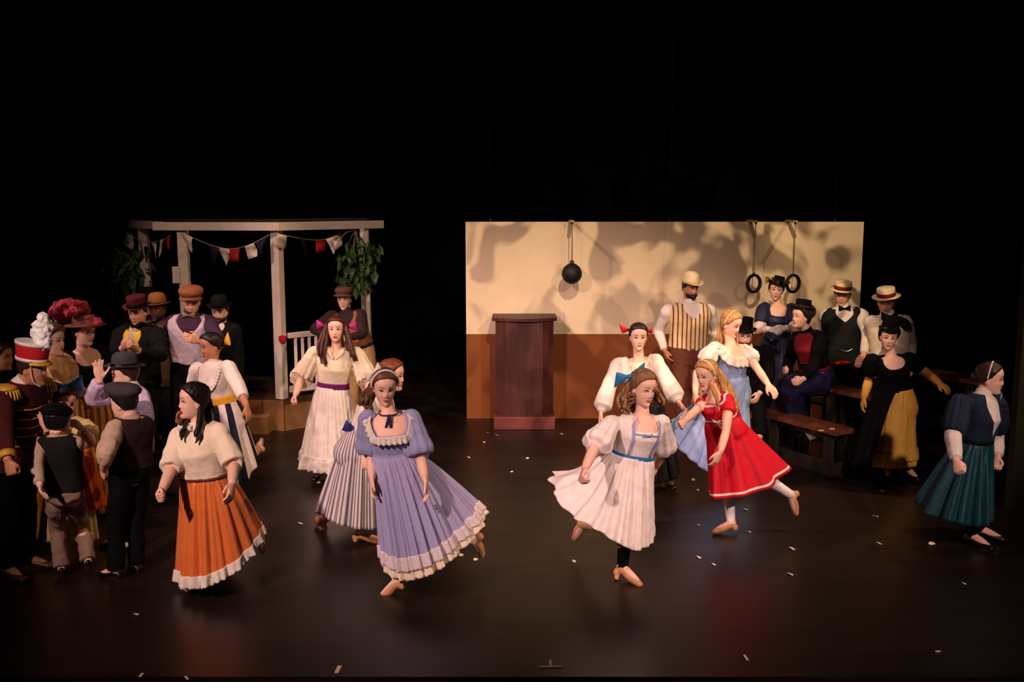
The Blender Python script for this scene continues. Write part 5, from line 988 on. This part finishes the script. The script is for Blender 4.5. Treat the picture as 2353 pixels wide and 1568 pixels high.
SVEST = cloth('striped_waistcoat', (222, 196, 142), pat=('x', 21, (104, 36, 32), .28, .1)); BRT = cloth('brown_trousers', (100, 54, 38))
p = Person('big man in a cream bowler, striped waistcoat and white shirt by the flat', foot=(1585, 1002), H=1.80, sex='M', fat=1.16, yaw=10, neck=(1585, 697), hip=(1581, 818), head=(1587, 662), hy=22, hp=8, sh=(1629, 712, 1536, 712), skin='tan', lips='pale', brow='black',
           R_=dict(e=(1513, 760, 1), w=(1527, 806, -1), hd=(1537, 830, -1)), L=dict(e=(1644, 760, 1), w=(1636, 806, -1)))
p.top('shirt', WHITE, t0=.28, infl=.014, sl=MLONG); p.top('waistcoat', SVEST, t0=lambda d: .17 - .07 * np.clip(1 - d / 22, 0, 1) * (d > 5), neck=vee(.26, 38, .965), infl=.028, disp=(.09, .008)); p.collar(WHITE, .04, 1.1); p.trousers(BRT); p.hair('black', .012, low=-.05).hair_done(); p.beard('black'); p.bowler(mat('cream_felt', (226, 206, 164), rough=.9), mat('cream_band', (206, 182, 136), rough=.8), brim=.14, h=.125)
for sd in 'LR': p.shoe(sd, BRNSHOE)

p = Person('blonde woman in a pale blue short sleeved dress with one arm held out', foot=(1668, 1112), H=1.64, yaw=32, neck=(1680, 793), hip=wst((1680, 793), (1682, 862)), head=(1680, 745), hy=46, hp=18, sh=(1708, 802, 1645, 795), vox=.0065, brow='ash',
           R_=dict(e=(1601, 858, -1), w=(1598, 905, -1), hd=(1592, 932, -1), p='grip'), L=dict(e=(1742, 850, -1), w=(1765, 884, -1), hd=(1783, 906, -1), n=(0, .6, -.8)))
PBL = cloth('pale_blue_chiffon', (140, 158, 202)); nk = scoop(.20, 48, .94); p.top('bodice', PBL, t0=.36, neck=nk, infl=.012, sl=None); p.top('sleeves', mat('ivory_chiffon', (226, 216, 208), rough=.9), t0=.78, neck=scoop(.2, 60, .935), infl=.010, sl=SHORTPUFF, disp=(.06, .006)); p.ruffle('bertha_ruffle', WHITE, nk, .02, .07, .014, 18)
hem = [(180, 1540, 990, 0), (150, 1545, 962, .3), (200, 1547, 1016, -.1), (225, 1585, 1056, -.25), (250, 1625, 1086, -.3), (290, 1690, 1102, -.3), (330, 1728, 1086, -.1), (0, 1728, 1060, .1), (90, 1650, 1020, .4), (120, 1580, 978, .4)]
p.skirt('skirt', PBL, hem, wt=.37, pleats=18, amp=.024, p=.95, seed=81, smoothing=5, sag=.04, disp=(.06, .02)); p.hair('blonde', .014, low=-.08, front=.068).bun((0, -.03, .10), (.05, .06, .03)).lock([(1662, 735, .06), (1655, 765, .06), (1652, 795, .04)], .02, .006, 10, .03).lock([(1688, 740, .1), (1692, 775, .08), (1692, 800, .06)], .014, .006, 6, .03).hair_done(); p.hairband(CREAM, -.005, .006)
for sd in 'LR': p.shoe(sd, TANSHOE)

p = Person('girl in a bright red dress with white trim and white stockings, kicking one leg back', foot=(1665, 1223), H=1.46, yaw=-36, neck=(1640, 908), hip=wst((1640, 908), (1657, 960)), head=(1624, 862), hy=-48, hp=12, hr=-4, sh=(1674, 928, 1622, 924), hs=.93, vox=.006, wide=.9, brow='ash',
           R_=dict(e=(1594, 948, -1), w=(1573, 967, -1), hd=(1559, 980, -1)), L=dict(e=(1668, 992, -1), w=(1655, 1040, -1), hd=(1638, 1074, -1)),
           legs=dict(R=dict(k=(1672, 1110, 1), a=(1680, 1203), t=(1638, 1224), flat=1), L=dict(k=(1742, 1088, 1), a=(1818, 1138, 1), t=(1829, 1182, 1))))
RED = cloth('red_cotton', (214, 20, 44), rough=.6, bump=.1); REDW = cloth('red_cotton_white_hem', (214, 20, 44), rough=.6, bump=.1, pat=('v', .965, (240, 226, 210), 0, .935)); nk = scoop(.12, 55, .965); p.top('bodice', RED, t0=.34, neck=nk, infl=.014, sl=[(0, .06), (.15, .072), (.3, .068), (.34, .05)], disp=(.07, .008)); p.ruffle('neck_trim', WHITE, nk, .016, .014, .003, 20); p.band('ribbon_belt', WHITE, .40, .43, .018); p.bow('belt_bow', p.front(.41, 0.1, .03), WHITE, .035, ax=p.left, up=p.up, world=True, tails=.06)
hem = [(180, 1633, 1138, 0), (225, 1640, 1148, -.25), (270, 1700, 1143, -.3), (310, 1760, 1126, -.2), (345, 1805, 1092, -.05), (10, 1813, 1076, .1), (45, 1770, 1060, .3), (90, 1700, 1080, .35), (135, 1640, 1110, .2)]
p.skirt('skirt', REDW, hem, wt=.37, pleats=7, amp=.03, p=1.0, seed=91, smoothing=5); p.bow('back_bow', p.torso(np.array([.42]), np.array([-pi / 2]), .04)[0], RED, .11, ax=p.left, up=p.up, world=True, tails=.2)
for sd in 'LR': p.hosiery(sd, WSTOCK); p.shoe(sd, TANSHOE, .02)
p.hair('blonde', .014, low=-.09, front=.070).lock([(1640, 845, .05), (1658, 880, .06), (1668, 920, .02), (1676, 950, -.05)], .022, .006, 13, .05).lock([(1648, 850, .06), (1672, 890, .08), (1688, 930, .04), (1690, 950, 0)], .02, .006, 10, .04, .008, 7).lock([(1612, 870, 0), (1610, 895, -.03), (1608, 918, -.06)], .012, .004, 6, .02).lock([(1632, 880, -.06), (1646, 915, -.14), (1650, 945, -.18)], .014, .004, 7, .025).hair_done(); p.hairband(WHITE, .02, .007)

# --- right half: people on and behind the bleachers
q = E0 + dn * .12 + dl * 1.2
p = Person('man in a black top hat and glasses sitting behind the blonde woman', Y=q[1], H=1.72, sex='M', yaw=-20, neck=(1716, 802), hip=(1738, 905), head=(1711, 772), hy=-6, hp=4, skin='fair', lips='pale', brow='auburn', R_=dict(e=(1690, 862, -1), w=(1700, 905, -1), hd=(1716, 915, -1)), L=dict(e=(1768, 865, -1), w=(1745, 905, -1)),
           legs=dict(R=dict(k=(1700, 925, -1), a=(1702, 1000, -1), t=(1690, 1012, -1)), L=dict(k=(1745, 935, -1), a=(1745, 1005, -1), t=(1740, 1018, -1))))
p.top('coat', BLACK, t0=-.1, neck=vee(.25, 36, .99), infl=.026, sl=JLONG); p.collar(WHITE, .04); p.trousers(BLACK); p.hair('auburn', .012, low=-.06).hair_done(); p.beard('auburn'); p.glasses(); p.tophat(BLACK, None, h=.13)
for sd in 'LR': p.shoe(sd, BLKSHOE)
b = MB(); c = p.front(.8, -.5, .05)
for k in range(6): b.ell(c + np.array([.018 * cos(k), -.01, .018 * sin(k)]), (.014, .012, .014))
p.o('buttonhole_flower', b, cloth('orange_flower', (226, 130, 50)))
p = Person('woman in a navy dress and white gloves wearing a black hat with feathers', Y=11.3, H=1.72, yaw=-6, neck=(1788, 699), hip=wst((1788, 699), (1785, 770)), head=(1784, 666), hy=-14, hp=2, hr=4, sh=(1819, 710, 1757, 708), skin='fair', brow='dark',
           R_=dict(e=(1745, 762, -1), w=(1768, 757, -1), hd=(1788, 760, -1), n=(0, .8, -.6)), L=dict(e=(1829, 760, -1), w=(1805, 754, -1), hd=(1782, 760, -1), n=(0, .8, -.6)))
NV = cloth('navy_silk', (38, 38, 66), rough=.55); p.top('bodice', NV, t0=.36, neck=scoop(.20, 50, .955), infl=.018, sl=[(0, .08), (.3, .088), (.6, .08), (.7, .066)]); p.top('chemise', WHITE, t0=.5, neck=scoop(.3, 70, .9), infl=.008, sl=[(0, .06), (.6, .066), (.95, .062), (1.0, .05)])
p.skirt('skirt', NV, [(180, 1740, 980, 0), (225, 1755, 990, -.2), (270, 1785, 994, -.25), (315, 1815, 990, -.2), (0, 1830, 980, 0), (90, 1785, 975, .25)], wt=.37, pleats=12, amp=.02, seed=95); 
for sd in 'LR': p.glove(sd, WHITE, .5)
p.hair('dark', .018, low=-.06).hair_done(); ht = p.lathe_hat('feathered_hat', [(.003, 0), (.09, 0), (.125, .004), (.127, .010), (.08, .012), (.068, .03), (.066, .085), (.003, .09)], BLACK, off=(.01, -.01, .065), tilt=(0, -8)); b = MB(); rg = random.Random(9)
for k in range(22):
    t = rg.uniform(0, 6.28); q0 = np.array([.08 * cos(t), .09 * sin(t), .09]); q1 = q0 + np.array([cos(t) * .07, sin(t) * .05, rg.uniform(-.05, .04)]); b.tube([p.hl(q0), p.hl((q0 + q1) / 2 + [0, 0, .02]), p.hl(q1)], [.012, .014, .003], 6, flat=((0, 0, 1), .4))
p.o('feathers', b, cloth('dark_green_feather', (40, 44, 30)), ht); b = MB()
for k in range(7): b.ell(p.hl((-.10 + .012 * cos(k * .9), .04 + .02 * sin(k * .9), .10 + .012 * sin(k * 1.7))), (.015, .015, .015))
p.o('hat_flower', b, cloth('ochre_flower', (196, 120, 40)), ht)

q = E0 + dn * .66 + dl * .75
p = Person('seated woman in a black jacket over a red bodice and navy skirt', Y=q[1], H=1.66, yaw=-58, neck=(1856, 766), hip=(1876, 868), head=(1840, 728), hy=-64, hp=-2, skin='fair', brow='dark', fat=1.02,
           R_=dict(e=(1815, 826, 1), w=(1806, 852, -1), hd=(1797, 852, -1), p='grip'), L=dict(e=(1872, 838, -1), w=(1845, 872, -1), hd=(1822, 882, -1), p='grip'),
           legs=dict(R=dict(k=(1806, 880, 1), a=(1802, 942, 1), t=(1788, 950, -1)), L=dict(k=(1822, 888, -1), a=(1820, 950, 1), t=(1805, 960, -1))))
p.top('bodice', cloth('crimson_velvet', (126, 14, 34)), t0=.1, infl=.016, sl=None); p.top('jacket', BLACK, t0=.25, neck=lambda d: np.where(d < 55, .30 + .0 * d, .985) if True else d, infl=.030, sl=JLONG); p.collar(BLACK, .05, 1.05)
SNV = cloth('navy_taffeta', (30, 30, 60), rough=.4); b = MB(); p.loft(b, -.2, .2, .03)
for sd in 'LR': hj, K, A, T = p.leg[sd]; b.tube([hj, hj * .5 + K * .5, K, K * .5 + A * .5, A + (A - K) * .05], [.14, .13, .115, .125, .14], 18, sub=4)
p.o('skirt', b, SNV, vox=.01, disp=(.10, .018)); p.hair('dark', .030, low=-.07, front=.066).bun((0, -.09, .05), (.085, .08, .08)).hair_done(); p.lathe_hat('black_hat', [(.003, 0), (.09, 0), (.13, .006), (.132, .012), (.085, .014), (.08, .03), (.078, .095), (.003, .10)], BLACK, off=(0, -.02, .082), tilt=(-6, 0))
for sd in 'LR': p.shoe(sd, BLKSHOE)

Y28 = onz(1945, 846, .96)[1] + .42; VD = cloth('dark_green_vest', (18, 22, 20))
p = Person('older man in a boater, dark waistcoat and white sleeves, hands on the top bench', Y=Y28, H=1.76, sex='M', fat=1.08, yaw=-10, neck=(1938, 708), hip=(1940, 842), head=(1936, 677), hy=-24, hp=6, sh=(1977, 722, 1901, 724), skin='mid', lips='pale', brow='grey',
           R_=dict(e=(1884, 764, 1), w=(1900, 806, -1), hd=(1921, 826, -1), n=(0, 0, -1)), L=dict(e=(1993, 764, -1), w=(1985, 814, -1), hd=(1971, 836, -1), n=(0, 0, -1)))
p.top('shirt', WHITE, t0=.28, infl=.014, sl=MLONG); p.top('waistcoat', VD, t0=.02, neck=vee(.20, 36, .965), infl=.028, disp=(.09, .008)); p.collar(WHITE, .045); p.bowtie(BLACK, .06); p.trousers(BLACK); p.hair('grey', .012, low=-.05).hair_done(); p.boater(STRAW, MAROON, tilt=(2, -5))
b = MB(); b.tube([p.front(.36, .3, .036), p.front(.32, .15, .04), p.front(.30, 0, .04), p.front(.33, -.22, .036), p.front(.38, -.3, .036)], [.004] * 5, 6); p.o('watch_chain', b, mat('silver', (210, 210, 210), rough=.25, metal=1, bump=0))
for sd in 'LR': p.shoe(sd, BLKSHOE)
q = onz(1936, 836, .97); b = MB(); b.tube([(-.07, 0, 0), (-.02, .01, .012), (.04, -.01, .014), (.09, .01, .006)], [.03, .042, .04, .02], 12, flat=((0, 0, 1), .4)); tag(obj('red_handkerchief', b, cloth('scarlet_cloth', (220, 40, 44)), disp=(.04, .02)), 'scarlet handkerchief on the top bench under the older boater man', 'handkerchief', None, q)
Y29 = onz(2040, 866, .96)[1] + .42
p = Person('man in a boater hat, bow tie and cream waistcoat behind the woman in yellow', Y=Y29, H=1.76, sex='M', yaw=-8, neck=(2040, 726), hip=(2046, 862), head=(2036, 694), hy=-22, hp=6, sh=(2079, 738, 2004, 738), skin='mid', lips='pale', brow='ash', mouth=.3,
           L=dict(e=(2094, 790, 1), w=(2092, 842, -1), hd=(2096, 866, -1)), R_=dict(e=(1998, 790, 1), w=(2000, 840, -1)))
p.top('shirt', WHITE, t0=.28, infl=.014, sl=MLONG); p.top('waistcoat', CREAM, t0=.08, neck=vee(.26, 36, .965), infl=.026, disp=(.09, .008)); p.collar(WHITE, .045); p.bowtie(BLACK, .08); p.trousers(BLACK); p.hair('ash', .012, low=-.05).hair_done(); p.boater(STRAW, MATS['maroon_band'], tilt=(4, 6))
for sd in 'LR': p.shoe(sd, BLKSHOE)

p = Person('woman in a black bodice and yellow ruffled skirt with mustard gloves, arm stretched right', foot=(2062, 1098), H=1.58, yaw=-2, neck=(2048, 818), hip=wst((2048, 818), (2057, 890)), head=(2042, 774), hy=-14, hp=8, hr=3, sh=(2086, 824, 2004, 826), skin='fair', vox=.007, brow='black',
           R_=dict(e=(1997, 872, 1), w=(1985, 914, -1), hd=(1978, 944, -1)), L=dict(e=(2122, 852, 1), w=(2160, 882, -1), hd=(2180, 896, -1), n=(0, .4, -1)))
nk = scoop(.20, 46, .95); p.top('bodice', BLACK, t0=.34, neck=nk, infl=.014, sl=[(0, .072), (.3, .086), (.6, .080), (.72, .06)]); p.ruffle('neck_ruffle', BLACK, nk, .02, .04, .012, 24)
YSK = cloth('yellow_satin', (226, 172, 74), rough=.5); hem = [(180, 1996, 1066, 0), (225, 2005, 1074, -.2), (270, 2055, 1078, -.28), (315, 2100, 1074, -.2), (0, 2108, 1062, 0), (90, 2055, 1050, .3)]
sk = p.skirt('yellow_skirt', YSK, hem, wt=.36, pleats=9, amp=.018, p=.7, seed=101); p.skirt('ruffle', YSK, hem, wt=.36, t0=.80, t1=.92, off=.012, pleats=9, amp=.018, p=.7, nt=8, na=300, seed=101, extra=(34, .010, 3), par=sk)
b = MB(); A = np.radians(np.linspace(60, 258, 60)); hm = [p.P(*h[1:]) for h in [(0, 2040, 1060, .25), (0, 1985, 1050, .2), (0, 1956, 1060, 0), (0, 1965, 1072, -.2), (0, 2002, 1072, -.3), (0, 2012, 1030, -.32)]]; hx = np.array(hm); HH = np.stack([np.interp(np.linspace(0, 5, 60), range(6), hx[:, i]) for i in range(3)], -1); W0 = p.torso(np.full(60, .36), -(A - p.yaw), .024)
pl = np.cos(A * 14); rows = [W0 + (HH - W0) * np.array([t ** .75, t ** .75, t]) + np.stack([np.cos(A), np.sin(A), 0 * A], -1) * (.02 * pl * t + .02)[:, None] for t in np.linspace(0, 1, 24)]; b.grid(np.array(rows), wrap=False, cap=False); p.o('black_overskirt', b, BLACK, solid=.006); p.band('belt', BLACK, .33, .40, .02)

for sd in 'LR': p.glove(sd, cloth('mustard_glove', (214, 160, 70), bump=.3), .0)
p.hair('black', .022, low=-.07).hair_done(); ht = p.tophat(BLACK, None, h=.12, brim=.11, off=(0, -.01, .06), tilt=(0, -6)); b = MB(); rg = random.Random(5)
for k in range(26):
    t = rg.uniform(-1.2, 1.6); q0 = np.array([.06 * cos(t), -.03, .12]); q1 = q0 + np.array([cos(t) * .12 + .03, rg.uniform(-.08, .04), sin(t) * .08 - .03]); b.tube([p.hl(q0), p.hl((q0 + q1) / 2 + [0, 0, .03]), p.hl(q1)], [.016, .02, .004], 6, flat=((0, 1, 0), .4))
p.o('feathers', b, BLACK, ht)
for sd in 'LR': p.shoe(sd, BLKSHOE); p.hosiery(sd, BLACK)

p = Person('woman in a teal bolero and skirt with white headband striding off at far right', foot=(2240, 1247), H=1.64, yaw=48, neck=(2258, 908), hip=wst((2258, 908), (2244, 1005)), head=(2276, 870), hy=58, hp=4, sh=(2290, 926, 2206, 924), vox=.0065, brow='dark',
           R_=dict(e=(2190, 1002, -1), w=(2197, 1060, -1), hd=(2206, 1092, -1), p='fist'), L=dict(e=(2288, 1000, 1), w=(2292, 1052, -1), hd=(2290, 1090, -1), p='fist'))
p.top('shirt', WHITE, t0=.35, neck=closed(1.0), infl=.014, sl=[(0, .06), (.6, .062), (1.0, .062), (1.5, .056), (1.85, .046), (1.92, .04)]); p.collar(WHITE, .035); TEAL = cloth('teal_jacket', (20, 34, 52)); TLS = cloth('teal_satin', (10, 58, 68), rough=.5)
p.top('bolero', TEAL, t0=.38, neck=vee(.62, 46, .985), infl=.026, sl=[(0, .076), (.2, .086), (.6, .092), (.85, .082), (.93, .066)]); p.band('belt', BLACK, .33, .39, .022); p.bow('shoulder_bow', p.S['L'] + np.array([.01, -.04, .05]), cloth('sea_green', (96, 150, 120)), .05, world=True)
hem = [(180, 2104, 1150, .1), (150, 2120, 1120, .3), (205, 2125, 1182, -.1), (235, 2175, 1198, -.25), (265, 2235, 1212, -.3), (300, 2268, 1210, -.25), (0, 2276, 1190, 0), (60, 2255, 1180, .25), (110, 2180, 1150, .35)]
p.skirt('skirt', TLS, hem, wt=.36, pleats=13, amp=.03, p=.85, seed=111, smoothing=6); p.hair('dark', .012, low=-.05, front=.07).bun((0, -.10, .0), (.04, .035, .04)).hair_done(); p.hairband(WHITE, .0, .006)
for sd in 'LR': p.shoe(sd, BLKSHOE); p.hosiery(sd, BLACK)
